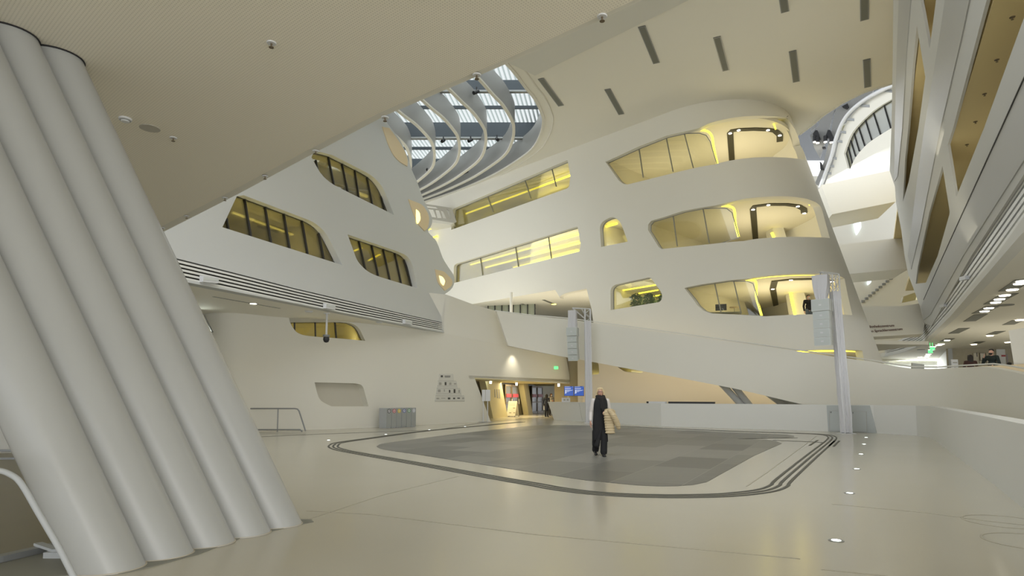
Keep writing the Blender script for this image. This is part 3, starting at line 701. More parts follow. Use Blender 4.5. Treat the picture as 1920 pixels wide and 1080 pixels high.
# wall beneath the ramp
uw_h1 = arc_corner([(1096, 677), (1122, 679, 6), (1124, 702, 6), (1096, 703)])
uw_h2 = arc_corner([(1158, 688), (1210, 694, 3), (1202, 700, 3), (1170, 697, 8)])
_uz = [UWs.inv(*p) for p in uw_h1], [UWs.inv(*p) for p in uw_h2]
BEI = mat('beige_under_ramp', (.68, .62, .52), .7)
struct(wall('wall_under_ramp', UWs, [(0, 0), (UWs.T, 0), (UWs.T, 4.4), (0, 5.2)], _uz, 0, .4, BEI, px=False))
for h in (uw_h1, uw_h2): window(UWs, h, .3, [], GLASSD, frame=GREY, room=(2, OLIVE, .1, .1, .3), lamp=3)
TANW = mat('tan_wall', (.42, .36, .24), .7)
sA = Surf([(2.2, 45.5), (5.4, 43.2)], 0, (0, 0), 1)
struct(wall('wall_desk_back', sA, [(1.1, 0), (sA.T, 0), (sA.T, 6.4), (1.1, 6.4)], (), 0, .3, TANW, px=False))
area('under_ramp_fill_light', (11, 35.8, .5), (13, 1.2), 190, (1, .90, .72), (PI, 0, math.radians(-20)))  # fill light hidden by the low wall, added to brighten the wall behind
area('gallery_fill_light', (2, 43, 5.7), (14, 6), 170, (1, .90, .70), (PI, 0, 0))  # fill light hidden on the gallery floor, added to brighten its ceiling
_wp = PEs.pt(960, 660, -.55); _sd = bpy.data.lights.new('wall_washer', 'SPOT'); _sd.energy = 70; _sd.color = (1, .9, .7); _sd.spot_size = math.radians(95); _sd.spot_blend = 1; _sd.shadow_soft_size = .05
_so = bpy.data.objects.new('wall_washer', _sd); COL.objects.link(_so); _so.location = (_wp.x, _wp.y, up_from(_wp, 655)); _so.rotation_euler = (math.radians(14), 0, math.radians(52))
# steel props under the ramp
for i, (u0, u1) in enumerate(((1359, 1388), (1378, 1403), (1443, 1466), (1460, 1484), (1476, 1500), (1490, 1512))):
    y = 32.2 - i * .1
    a, c = at_y(u0, 726 if i < 2 else 740, y), at_y(u1, 757, y)
    d = (c - a); a = a - d * .35; c = c + d * ((c.z) / -d.z) if d.z < 0 else c
    bm = bmesh.new(); tube(bm, [a, c], .17, 16); tag(obj('steel_prop', bm, LGREY, smooth=50), ('leftmost slanted grey prop under the ramp, of the separate pair', 'right one of the separate pair of slanted grey props under the ramp', 'first of the four close slanted grey props under the ramp', 'second of the four close slanted grey props under the ramp', 'third of the four close slanted grey props under the ramp', 'rightmost and shortest slanted grey prop under the ramp')[i], 'prop', 'steel props under the ramp')

# ------------------------------------------------------------------ entrance doors
zh = PEs.inv(980, 714)[1]
hp = [PEs.at(PEs.inv(889.6, 708)[0] - .5, 0)[:2], PEs.at(PEs.inv(1071, 720)[0], 0)[:2], (7, 60), (-6, 60)]
struct(slab('ceiling_entrance', hp, zh, zh + .2, YWALL))
area('entrance_lamp', (0.4, 45.5, zh - .05), (1.2, 5), 170, (1, .83, .48), (0, 0, math.radians(-25)))
struct(wall('wall_entrance_glazing', EDs, [(-6, 0), (14, 0), (14, zh), (-6, zh)], (), .35, .45, mat('dark_lobby', (.10, .085, .055), .35), px=False))
for i, q in enumerate(([(906, 712.5), (936, 714.5), (948.5, 784), (921, 785)], [(978, 716.5), (986.8, 717.5), (996, 777), (988, 778)])):
    pts = [EDs.inv(*p) for p in q]; pts[2] = (pts[2][0], 0.0); pts[3] = (pts[3][0], 0.0); pts[0] = (pts[0][0], zh); pts[1] = (pts[1][0], zh)
    struct(wall('wall_entrance_pier', EDs, pts, (), -.15, .3, YWALL, px=False))
DN = 0
for (u0, u1) in ((951, 962), (963, 976)), ((1001, 1010.5), (1011.5, 1021)):
    pass
for (u0, u1) in ((952, 963), (964, 976), (1001, 1010.5), (1011.5, 1021)):
    DN += 1
    t0, t1 = EDs.inv(u0, 750)[0], EDs.inv(u1, 750)[0]
    rt0 = empty('door_%d' % DN, EDs.at(t0, 0, .2)); rt0['kind'] = 'structure'; Mi = Matrix.Translation(-rt0.location)
    def pd(o): o.data.transform(Mi); o.parent = rt0; return o
    g = .09
    pd(wall('door_frame', EDs, [(t0, 0.02), (t1, 0.02), (t1, zh - .1), (t0, zh - .1)], [[(t0 + g, .2), (t1 - g, .2), (t1 - g, .95), (t0 + g, .95)], [(t0 + g, 1.05), (t1 - g, 1.05), (t1 - g, zh - .25), (t0 + g, zh - .25)]], .15, .22, BRASS, px=False))
    pd(wall('pane', EDs, [(t0 + g, .2), (t1 - g, .2), (t1 - g, zh - .25), (t0 + g, zh - .25)], (), .19, .20, mat('door_glass_%d' % DN, (.085, .08, .055), .25, spec=.3), px=False))
    pd(wall('red_notice', EDs, [(t0 + .12, 1.42), (t1 - .12, 1.42), (t1 - .12, 1.68), (t0 + .12, 1.68)], (), .12, .145, mat('red_notice_%d' % DN, (.50, .05, .07), .5), px=False))
    bm = bmesh.new(); tube(bm, [EDs.at(t1 - .14, .9, .08), EDs.at(t1 - .14, 1.3, .08)], .02, 6); pd(obj('door_handle', bm, STEELW))
for i, z in enumerate((.95, 1.08, 1.18)):
    for u0, u1 in ((937, 951), (989, 1000)):
        trim(wall('x', EDs, [(EDs.inv(u0, 750)[0], z), (EDs.inv(u1, 750)[0], z), (EDs.inv(u1, 750)[0], z + .04), (EDs.inv(u0, 750)[0], z + .04)], (), .25, .34, BLACK, px=False))

REAR_DIMMER = glass_mat('rear_sky_dimmer', (.25, .27, .275), .02)
bm = bmesh.new(); bx(bm, (9, 24, 37), (64, 90, 37.05)); struct(obj('roof_light_cover', bm, REAR_DIMMER))  # tinted sheet far above the rear opening, added to dim the sky

# ------------------------------------------------------------------ right facade
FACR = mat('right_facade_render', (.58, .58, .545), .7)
zb = Ds.inv(1740, 640)[1]
op3 = [(1850, 0), (1787, 240), (1777, 271), (1785, 320), (1793, 369), (1845, 240), (1932, 0), (1984, -118), (1881, -118)]
op4 = arc_corner([(1767, 311), (1781, 399, 5), (1758, 480), (1736, 530), (1717, 532), (1721, 500), (1742, 400)])
op1 = [(1726, -60), (1755, -60), (1755, 0), (1743, 92), (1732, 30), (1726, 0)]
op2 = [(1719, 48), (1735, 145), (1722, 240), (1704, 340), (1693, 378), (1697, 300), (1703, 240), (1712, 120)]
outD = [Ds.inv(*p) for p in ((1676, -165), (1674, 100), (1671.5, 240), (1668, 320), (1678, 350), (1680, 380), (1690, 432), (1696, 480), (1703, 515), (1716, 550), (1725, 575), (1731, 604), (1746, 612), (1821, 480), (1920, 327), (2120, 40), (2290, -165))]
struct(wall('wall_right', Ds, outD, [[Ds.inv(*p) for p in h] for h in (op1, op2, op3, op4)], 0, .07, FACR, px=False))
for q in ([(1687, -130), (1709, -130), (1709, 0), (1701, 100), (1693, 240), (1684, 330), (1678, 340), (1679, 240), (1683, 100), (1687, 0)],
          [(1774, 0), (1765, 60), (1735, 240), (1722, 330), (1703, 480), (1709, 505), (1727, 430), (1765, 240), (1805, 70), (1820, 0), (1848, -130), (1796, -130)],
          [(1920, 155), (1881, 240), (1770, 480), (1733, 562), (1728, 575), (1733, 600), (1745, 590), (1807, 480), (1920, 304), (2000, 180), (2180, -130), (2060, -130)]):
    trim(wall('x', Ds, q, (), -.03, 0, PAN))
bm = bmesh.new(); P = [Ds.pt(u, v, -.035) for u, v in ((2060, -130), (1920, 155), (1881, 240), (1770, 480), (1733, 562))]; tube(bm, P, .02, 4); trim(obj('x', bm, DARK))
SOFF = mat('gallery_soffit', (.70, .58, .30), .6)
def gallery_soffit(a, c, dep=5.0):
    (t0, z0), (t1, z1) = Ds.inv(*a), Ds.inv(*c); z = (z0 + z1) / 2 + .02
    print('soffit', round(z0, 2), round(z1, 2))
    pts = [Ds.at(t, z, d)[:2] for t, d in ((min(t0, t1) - 14, .1), (max(t0, t1) + 34, .1), (max(t0, t1) + 34, dep), (min(t0, t1) - 14, dep))]
    struct(slab('ceiling_gallery_right', pts, z, z + .25, SOFF)); return z
def gallery_floor(a, c, dep=5.0):
    z = (Ds.inv(*a)[1] + Ds.inv(*c)[1]) / 2 - .02; t0, t1 = Ds.inv(*a)[0], Ds.inv(*c)[0]
    pts = [Ds.at(t, z, d)[:2] for t, d in ((min(t0, t1) - 6, .1), (max(t0, t1) + 4, .1), (max(t0, t1) + 4, dep), (min(t0, t1) - 6, dep))]
    return z
zz3 = gallery_soffit((1850, 0), (1787, 240));  zz2 = gallery_soffit((1711, 120), (1700, 240))
for _z in (zz3, zz2):
    _p = Ds.at(4, _z - 2.9, 2.4); area('right_gallery_fill_light', _p, (2, 26), 85, (1, .93, .75), (PI, 0, math.radians(31)))  # fill lights added below the right gallery soffits to brighten them
# back wall of the galleries
struct(wall('wall_gallery_back', Ds, [(-30, ZD + .4), (60, ZD + .4), (60, 17.4), (-30, 17.4)], (), 5.0, 5.2, SOFF, px=False))
# sprinklers under the gallery soffits
spr = []
# louvre band and soffit edge along the right deck
lv_t = [(1990, 222), (1920, 330), (1821, 480), (1762, 573), (1731, 616), (1716, 629), (1694, 638), (1657, 652.5)]
lv_b = [(1990, 305), (1920, 408), (1870, 478), (1782, 585), (1737, 633), (1718, 646), (1696, 655), (1660, 664)]
tl = [DLs.inv(*p) for p in lv_t]; bl = [DLs.inv(*p) for p in lv_b]
gr2 = empty('linear_grille', DLs.at(*tl[3]), 0, 'long band of bright aluminium louvres curving above the right deck', 'air grille')
M2 = Matrix.Translation(-gr2.location)
ALU = mat('aluminium_louvre', (.80, .81, .80), .32, .3)
def gs(fa, fb, d0, d1, name, m):
    a = [(p[0] * (1 - fa) + q[0] * fa, p[1] * (1 - fa) + q[1] * fa) for p, q in zip(tl, bl)]; c = [(p[0] * (1 - fb) + q[0] * fb, p[1] * (1 - fb) + q[1] * fb) for p, q in zip(tl, bl)]
    return putg(wall(name, DLs, a + c[::-1], (), d0, d1, m, px=False), gr2, M2)
gs(0, 1, .2, .24, 'back_panel', mat('louvre_back', (.13, .13, .12), .6))
for i in range(5): gs((i + .35) / 5, (i + .95) / 5, 0, .14, 'slat', ALU)
eb = [DLs.inv(*p) for p in ((1990, 360), (1915, 441), (1782, 594), (1731, 642), (1716, 651), (1695, 659), (1657, 669))]
lb = [DLs.inv(*p) for p in lv_b]
def zip_line(A, B, m, d0=-.02, d1=.3, name='x'):
    return trim(wall(name, DLs, A + B[::-1], (), d0, d1, m, px=False))
zip_line(lb, eb, WHITE2)
up = [DLs.inv(*p) for p in ((2050, 110), (1920, 318), (1821, 470), (1762, 563), (1731, 604), (1716, 622), (1694, 634), (1657, 649))]
zip_line(up, tl, WHITE2, -.02, .3)
# deck ceiling
dpts = [DLs.at(t, z)[:2] for t, z in eb]
struct(slab('ceiling_right_deck', [Vector(at_z(2100, 240, ZD)[:2])] + [Vector(p) for p in [at_z(u, v, ZD)[:2] for u, v in ((1915, 441), (1782, 594), (1731, 642.5), (1716, 651), (1695, 659), (1657, 668.5), (1600, 680))]] + [Vector((44, 92)), Vector((75, 92)), Vector((75, 4))], ZD, ZD + .4, WHITE))
DCK = 5.5
area('deck_fill_light', (33, 36, ZK + .12), (14, 9), 190, (1, .93, .76), (PI, 0, math.radians(30)))  # fill lights hidden behind the parapet, added to brighten the deck ceiling
area('deck_fill_light', (27, 25, ZK + .12), (6, 6), 45, (1, .93, .76), (PI, 0, math.radians(30)))
# concrete core wall and end glazing of the deck
cs = Surf([(53.5, 48.5), (36.7, 51.5)], 0, (0, 0), -1)
struct(wall('wall_deck_core', cs, [(-12, ZK), (cs.T, ZK), (cs.T, DCK), (-12, DCK)], (), 0, .3, CONC, px=False))
c2 = Surf([(36.7, 51.5), (47.2, 68)], 0, (0, 0), -1)
struct(wall('wall_deck_side', c2, [(0, ZK), (c2.T, ZK), (c2.T, DCK), (0, DCK)], (), 0, .3, LGREY, px=False))
# bright window band at the end of the deck
gw = wall('window_99', Surf([(41.5, 68), (62, 68)], 0), [(0, ZK + .7), (20, ZK + .7), (20, 5.45), (0, 5.45)], (), 0, .05, GLASSC, px=False); struct(gw)
area('end_window_daylight', (46, 69.2, 4.2), (11, 3.2), 900, (1, 1, 1), (PI / 2, 0, PI))
struct(wall('wall_deck_end', Surf([(20, 68.2), (42.3, 68.2)], 0), [(0, ZK), (22, ZK), (22, 12), (0, 12)], (), 0, .3, WHITE, px=False))
bm = bmesh.new(); bx(bm, (41, 67.8, ZK), (62, 68.2, ZK + .7)); struct(obj('wall_deck_sill', bm, WHITE))
# white leaning pillar at the right edge
P = [at_y(u, v, 24) for u, v in ((1891, 620), (1935, 612), (1945, 700), (1901, 684))]
bm = bmesh.new(); hexa(bm, P, [p + Vector((.85, .9, 0)) for p in P]); struct(obj('wall_deck_pillar', bm, WHITE))
bm = bmesh.new(); P = [at_y(u, v, 23) for u, v in ((1838, 686.5), (1900, 684), (1990, 676), (1990, 705), (1900, 699))]
hexa(bm, P, [p + Vector((0, .3, 0)) for p in P]); trim(obj('x', bm, CREAM))

# ------------------------------------------------------------------ bridges and the far hall between tower and right facade
def block(name, y, front, back, m=WHITE):
    P = [at_y(u, v, y) for u, v in front]; 
    bm = bmesh.new(); hexa(bm, P, [p + Vector((1.2, back, 0)) for p in P]); return struct(obj(name, bm, m))
block('wall_bridge', 43, [(1540, 347), (1672, 319), (1682, 345), (1680, 378), (1560, 402)], 4.2)
block('wall_bridge', 43.5, [(1560, 461), (1660, 449), (1700, 444), (1706, 503), (1590, 514)], 4)
block('wall_bridge', 41, [(1590, 574), (1690, 574), (1724, 569), (1734, 606), (1730, 626), (1628, 632)], 2.2)
block('wall_far', 66, [(1500, 330), (1760, 330), (1760, 668), (1500, 690)], .4)
block('wall_bridge', 50, [(1640, 330), (1720, 325), (1722, 640), (1600, 660), (1640, 560)], .4) if False else None
# small far windows
for i, q in enumerate(([(1602, 419), (1614, 416), (1615, 426), (1607, 440)], [(1628, 527), (1634, 526), (1633, 530), (1628, 534)])):
    P = [at_y(u, v, 65.7) for u, v in q]; bm = bmesh.new(); hexa(bm, P, [p + Vector((0, .2, 0)) for p in P])
    o = struct(obj('window_%d' % (60 + i), bm, mat('far_sky_pane_%d' % i, (.7, .85, .9), .2, emit=(.85, .95, 1), es=1.0)))
for i in range(9):
    f = i / 8; p = at_y(1619 + 52 * f, 565 - 43 * f, 65.8); bm = bmesh.new(); bx(bm, (p.x - .14, 65.75, p.z - .12), (p.x + .14, 65.95, p.z + .12))
    trim(obj('x', bm, GREY))
# slanted glazing low on the right: small lit opening
P = [at_y(u, v, 47) for u, v in ((1694, 556), (1723, 546), (1720, 562), (1691, 568))]
bm = bmesh.new(); hexa(bm, P, [p + Vector((0, .2, 0)) for p in P]); o = struct(obj('window_62', bm, GLASSD))
# curved upper wall with ribbon window
FWs = Surf([at_y(1560, 300, 52), at_y(1700, 300, 44)], 12, (0, 0), 1)
cv = lambda L, n=4: [(p.x, p.y) for p in spline([Vector((1500 + x / 5.4, 150 + y / 5.4)) for x, y in L], n)]
railc = cv([(240, 1090), (300, 930), (360, 760), (400, 600), (470, 430), (560, 310), (700, 200), (860, 110), (1000, 50)])
wtop = cv([(445, 745), (500, 590), (570, 480), (740, 315), (935, 190), (1000, 160)])
wbot = cv([(495, 930), (560, 790), (660, 668), (760, 590), (925, 488), (1000, 450)])
FW = wall('wall_far_curved', FWs, railc + [(1700, 360), (1548, 360)], [wtop + wbot[::-1]], 0, .3, WHITE); struct(FW)
window(FWs, wtop + wbot[::-1], .2, [((1500 + a / 5.4, 150 + b / 5.4), (1500 + c / 5.4, 150 + d / 5.4)) for a, b, c, d in ((845, 240, 918, 490), (737, 315, 815, 555), (655, 385, 725, 610), (585, 455, 655, 670), (540, 520, 600, 722), (503, 580, 562, 775), (480, 650, 530, 850))], GLASSC, room=(5, mat('pale_room', (.55, .55, .47), .7), .3, .5, .5))
bm = bmesh.new(); tube(bm, [FWs.pt(u, v, -.35) for u, v in railc], .16, 8); struct(obj('roof_light_rail', bm, STEELW, smooth=50))
for a, b, c, d in ((600, 250, 705, 250), (500, 388, 550, 390), (430, 515, 467, 518), (400, 610, 430, 612), (345, 780, 372, 783), (320, 858, 346, 861), (290, 932, 318, 934), (845, 95, 935, 100)):
    bm = bmesh.new(); p, q = FWs.pt(1500 + a / 5.4, 150 + b / 5.4, -.3), FWs.pt(1500 + c / 5.4, 150 + d / 5.4, -.02)
    hexa(bm, [p, q, q + Vector((0, 0, -.22)), p + Vector((0, 0, -.1))], [x + Vector((.3, .3, 0)) for x in (p, q, q + Vector((0, 0, -.22)), p + Vector((0, 0, -.1)))]); struct(obj('roof_light_bracket', bm, GREY))
# leaning roof fins with sky between
GS = Surf([at_y(1500, 300, 62), at_y(1640, 300, 58)], 18, (0, 0), 1)
cq = lambda L: [(1500 + x / 5.4, 150 + y / 5.4) for x, y in L]
for q in ([(60, 300), (190, 300), (160, 470), (110, 520)], [(190, 300), (420, 180), (330, 350), (290, 520), (200, 790), (150, 700), (100, 560), (190, 460)], [(360, 300), (760, 60), (700, 200), (500, 430), (420, 600), (330, 860), (230, 1080), (150, 1050), (240, 830), (310, 560), (350, 330)]):
    struct(wall('roof_fin', GS, cq(q), (), 0, .25, FINM))
for q in ([(165, 525), (185, 525), (215, 610), (150, 610), (140, 560)], [(290, 522), (315, 522), (352, 605), (262, 605)], [(435, 285), (490, 255), (500, 285), (480, 305)], [(210, 840), (225, 850), (250, 915), (215, 915)], [(235, 690), (265, 690), (262, 705), (235, 705)]):
    struct(wall('roof_bracket', GS, cq(q), (), -.5, -.1, BLACK))
# far hall backdrop: floor level room end wall
struct(wall('wall_gallery_end', Surf([(-14, 70), (12, 70)], 0), [(0, 0), (26, 0), (26, ZG), (0, ZG)], (), 0, .3, WHITE, px=False))
gg = Surf([(-8, 50), (7, 46)], 0)
bm = bmesh.new(); _p = at_y(958.5, 590, 42); tube(bm, [(_p.x, 42, 5.4), (_p.x, 42, ZG)], .1, 14); struct(obj('wall_gallery_column', bm, WHITE, smooth=50))
for i, (u0, u1) in enumerate(((915, 954), (962, 1003))):
    t0, t1 = gg.inv(u0, 580)[0], gg.inv(u1, 580)[0]; WN[0] += 1
    rr = empty('window_%d' % WN[0], gg.at(t0, 7, 0)); rr['kind'] = 'structure'; Mi = Matrix.Translation(-rr.location)
    def pg(o): o.data.transform(Mi); o.parent = rr
    pg(wall('pane', gg, [(t0, 5.0), (t1, 5.0), (t1, ZG - .0), (t0, ZG - .0)], (), .05, .08, mat('gallery_glass_%d' % i, (.32, .35, .28), .15), px=False))
    for k in range(4):
        tt = t0 + (t1 - t0) * k / 3; pg(wall('mullion', gg, [(tt - .03, 5), (tt + .03, 5), (tt + .03, ZG), (tt - .03, ZG)], (), -.05, .05, BLACK, px=False))
struct(slab('floor_gallery', [(-4, 36.5), (4, 41), (30, 44), (30, 70), (-14, 70)], 5.2, 5.45, WHITE))

# gallery ceiling fittings under the central facade
_p = at_z(1038.5, 570, ZG); bm = bmesh.new(); lathe(bm, [(0, -.05), (.16, -.05), (.18, 0), (0, 0)], n=16)
_o = tag(obj('downlight', bm, mat('yellow_lamp', (.9, .8, .2), .4, emit=(1, .8, .12), es=4)), 'yellow downlight at the end of a slot in the gallery ceiling', 'downlight'); _o.location = _p
for _a, _c, _l in (((1019, 562), (1037, 569.4), 'short dark air slot ending at the yellow gallery downlight'), ((978, 569.5), (1003, 578), 'faint air slot in the gallery ceiling left of the yellow downlight')):
    bm = bmesh.new(); strip_path(bm, [at_z(*_a, ZG)[:2], at_z(*_c, ZG)[:2]], .22, ZG - .02, ZG - .002); tag(obj('air_slot', bm, GRILLE), _l, 'air slot')

# ================================================================== objects
def place(o, root):
    """re-express a world-space mesh in its thing's space"""
    Mx = (Matrix.Translation(root.location) @ Matrix.Rotation(root.rotation_euler.z, 4, 'Z')).inverted()
    o.data.transform(Mx); o.parent = root; return o
def disc(bm, r, z0, z1, c=(0, 0), n=20): lathe(bm, [(0, z0), (r, z0), (r, z1), (0, z1)], (c[0], c[1], 0), n)

# ---- five leaning steel tubes
c1 = Vector((-2.76, 7.34, 0)); stp = Vector((-.195, -.4525, 0)); ax = Vector((-5.42 + 2.76, 6.94 - 7.34, 5.5))
def ell_tube(bm, r, z0, z1, wid=1.0):
    n = 40; rings = []
    d = ax.normalized(); x = d.cross(Vector((0, 0, 1))).normalized(); y = d.cross(x)
    for z in (z0, z1):
        ring = []
        for k in range(n):
            q = (x * math.cos(2 * PI * k / n) + y * math.sin(2 * PI * k / n)) * r
            q = q + d * ((z - q.z) / d.z); ring.append(bm.verts.new(q))
        rings.append(ring)
    a, b = rings
    for k in range(n): bm.faces.new((a[k], a[(k + 1) % n], b[(k + 1) % n], b[k]))
    bm.faces.new(a[::-1]); bm.faces.new(b)
col0 = empty('steel_column', c1, 0)
bm = bmesh.new(); ell_tube(bm, .262, 0, 5.51); obj('column_tube', bm, COLM, col0, smooth=40)
bm = bmesh.new(); ell_tube(bm, .278, 5.485, 5.515); obj('ceiling_collar', bm, BLACK, col0, smooth=40)
bm = bmesh.new(); ell_tube(bm, .270, 0.006, .012); obj('base_joint', bm, mat('cream_joint', (.55, .50, .40), .6), col0, smooth=40)
labs = ['rightmost of the leaning thick grey steel columns, its top meeting the soffit in view', 'second leaning grey steel column from the right', 'middle one of the five leaning grey steel columns', 'fourth leaning grey steel column from the right', 'nearest and leftmost leaning grey steel column beside the guard rail']
for i in range(5):
    o = col0 if i == 0 else copy_tree(col0)
    o.location = c1 + stp * i; tag(o, labs[i], 'column', 'row of leaning steel columns')

# ---- near guard rail
y0 = 4.55
root = empty('guard_rail', (at_y(120, 1000, y0).x, y0, 0), 0, 'near grey tubular guard rail with a rounded corner at the lower left edge', 'railing')
P = [at_y(-500, 880, y0), at_y(-60, 880, y0), at_y(-5, 882, y0), at_y(20, 890, y0), at_y(40, 907, y0), at_y(70, 958, y0), at_y(110, 1026, y0)]; Q = at_y(164, 1118, y0); Q.z = 0.02
bm = bmesh.new(); tube(bm, spline(P, 4) + [Q], .021, 10); place(obj('rail_tube', bm, LGREY, smooth=50), root)
pz = at_z(108, 1043); bm = bmesh.new(); tube(bm, [(pz.x, pz.y, 0), (pz.x + .02, pz.y, .48)], .03, 4); place(obj('post', bm, LGREY), root)
bm = bmesh.new(); a, b_, c_ = at_z(70, 1034), at_z(104, 1046), at_z(128, 1045); strip_path(bm, [a[:2], b_[:2], c_[:2]], .07, .06, .085); bx(bm, (b_.x - .08, b_.y - .05, 0), (b_.x + .08, b_.y + .05, .06)); place(obj('foot', bm, LGREY), root)
# ---- far guard rail against the left wall
y0 = 26.2
root = empty('guard_rail', (at_y(520, 800, y0).x, y0, 0), 0, 'low grey tubular guard rail standing in front of the blank lower left wall', 'railing')
P = [at_y(458, 766, y0), at_y(553, 766, y0), at_y(558, 767, y0), at_y(561, 771, y0)]; Q = at_y(573, 806, y0); Q.z = .03
bm = bmesh.new(); tube(bm, P + [Q], .03, 8); place(obj('top_rail', bm, GREY, smooth=50), root)
bm = bmesh.new(); tube(bm, [Vector((at_y(466, 800, y0).x, y0, .09)), Vector((at_y(563, 800, y0).x, y0, .09)), Vector((at_y(567, 800, y0).x, y0, .02))], .03, 8); place(obj('bottom_rail', bm, GREY, smooth=50), root)
for u in (467, 521.5):
    bm = bmesh.new(); p = at_y(u, 766, y0); tube(bm, [p, (p.x, y0, 0)], .022, 8); place(obj('post', bm, GREY, smooth=50), root)

# ---- six recycling bins
phi = math.atan2(.79, .61)
BIN = mat('bin_grey', (.36, .375, .36), .45); BINS = mat('bin_side', (.44, .46, .47), .4)
icon = [(BLACK, 'black'), (mat('icon_red', (.55, .03, .05), .5), 'red'), (mat('icon_yellow', (.75, .60, .12), .5), 'yellow'), (mat('icon_blue', (.05, .10, .35), .5), 'blue'), (mat('icon_green', (.05, .28, .10), .5), 'green'), (mat('icon_silver', (.60, .62, .66), .4), 'pale silver')]
b0 = at_z(724, 803.2); bd = Vector((math.cos(phi), math.sin(phi), 0)); bw = .318
for i, (m_, cn) in enumerate(icon):
    r_ = empty('recycling_bin', b0 + bd * bw * i, phi, 'grey recycling bin with %s round emblem in the row by the left wall' % cn, 'bin', 'recycling bins in a row')
    bm = bmesh.new(); bx(bm, (.008, .01, .03), (bw - .008, .52, .94)); bx(bm, (.02, .03, 0), (bw - .02, .5, .03)); obj('body', bm, BINS, r_)
    bm = bmesh.new(); bx(bm, (.018, 0, .05), (bw - .018, .012, .92)); obj('front_panel', bm, BIN, r_)
    bm = bmesh.new(); Mr = Matrix.Translation((bw / 2, -.004, .80)) @ Matrix.Rotation(PI / 2, 4, 'X')
    lathe(bm, [(.098, -.006), (.098, .004), (.072, .004), (.072, -.006), (.098, -.006)], n=28, M=Mr); obj('emblem_ring', bm, m_, r_)
    bm = bmesh.new(); lathe(bm, [(0, -.003), (.072, -.003), (.072, .002), (0, .002)], n=24, M=Mr); obj('emblem_disc', bm, m_ if i in (2, 5) else STEELW, r_)
    bm = bmesh.new()
    if i in (0, 3): hexa(bm, [(bw / 2 - .04, -.01, .77), (bw / 2 - .01, -.01, .76), (bw / 2 + .04, -.01, .83), (bw / 2 + .01, -.01, .845)], [(bw / 2 - .04, -.004, .77), (bw / 2 - .01, -.004, .76), (bw / 2 + .04, -.004, .83), (bw / 2 + .01, -.004, .845)])
    elif i == 1: hexa(bm, [(bw / 2 - .04, -.01, .765), (bw / 2 + .04, -.01, .765), (bw / 2 + .02, -.01, .82), (bw / 2 - .02, -.01, .84)], [(bw / 2 - .04, -.004, .765), (bw / 2 + .04, -.004, .765), (bw / 2 + .02, -.004, .82), (bw / 2 - .02, -.004, .84)])
    else: hexa(bm, [(bw / 2 - .022, -.01, .77), (bw / 2 + .022, -.01, .77), (bw / 2 + .022, -.01, .83), (bw / 2 - .022, -.01, .83)], [(bw / 2 - .022, -.004, .77), (bw / 2 + .022, -.004, .77), (bw / 2 + .022, -.004, .83), (bw / 2 - .022, -.004, .83)])
    obj('emblem_mark', bm, (m_ if i not in (2, 5) else STEELW), r_)

# ---- stepped notice display on the entrance wall
cp = lambda L: [(680 + x / 6.857, 680 + y / 6.857) for x, y in L]
root = empty('notice_display', PEs.pt(815, 753, -.02), 0, 'stepped pyramid display of small notices on the wall left of the entrance', 'notice board')
NB = mat('display_board', (.70, .69, .63), .6); NDK = mat('notice_dark', (.08, .08, .07), .6); NMD = mat('notice_mid', (.42, .41, .37), .6)
place(wall('backing', PEs, cp([(985, 145), (1160, 145), (1168, 238), (1205, 245), (1218, 330), (1255, 338), (1268, 425), (1300, 430), (1310, 492), (925, 500)]), (), -.03, -.005, NB), root)
for x, y, w_, h_, m_ in ((1012, 175, 26, 26, NDK), (1085, 172, 74, 7, NDK), (1085, 186, 70, 6, NDK), (992, 270, 30, 34, NMD), (1060, 270, 22, 40, NDK), (1122, 270, 24, 30, NMD), (1183, 272, 28, 16, NMD), (978, 362, 34, 34, NMD), (1045, 358, 10, 30, NMD), (1112, 368, 16, 36, NDK), (1175, 365, 22, 48, NDK), (1234, 368, 16, 36, NMD),
                         (960, 460, 34, 16, NMD), (1030, 458, 50, 8, NMD), (1105, 460, 30, 24, NDK), (1170, 460, 24, 20, NDK), (1228, 457, 32, 14, NDK), (1287, 458, 24, 24, NMD)):
    q = cp([(x - w_ / 2, y - h_ / 2), (x + w_ / 2, y - h_ / 2), (x + w_ / 2, y + h_ / 2), (x - w_ / 2, y + h_ / 2)])
    place(wall('notice', PEs, q, (), -.04, -.028, m_), root)
# dotted grid of pins
bm = bmesh.new()
for ry, xa, xb in ((235, 965, 1200), (300, 960, 1210), (330, 950, 1250), (395, 945, 1265), (425, 938, 1295), (492, 930, 1305)):
    x = xa
    while x < xb:
        p = PEs.pt(680 + x / 6.857, 680 + ry / 6.857, -.035); bx(bm, (p.x - .014, p.y - .01, p.z - .014), (p.x + .014, p.y + .01, p.z + .014)); x += 16
o = place(obj('pins', bm, NMD), root); o['kind'] = 'stuff'

# ---- double sign stand at the entrance
g = at_z(910, 791.4)
root = empty('sign_stand', g, phi - .5, 'pale double sign stand with two tall panels beside the entrance opening', 'sign stand')
bm = bmesh.new(); bx(bm, (-.34, -.22, 0), (.34, .22, .02)); obj('base_plate', bm, GREY, root)
for x, w_ in ((-.13, .10), (.14, .15)):
    bm = bmesh.new(); bx(bm, (x - .022, -.02, .02), (x + .022, .02, 1.3)); obj('post', bm, STEELW, root)
    bm = bmesh.new(); bx(bm, (x - w_, -.045, 1.22), (x + w_, -.02, 1.88)); obj('sign_panel', bm, STEELW, root)
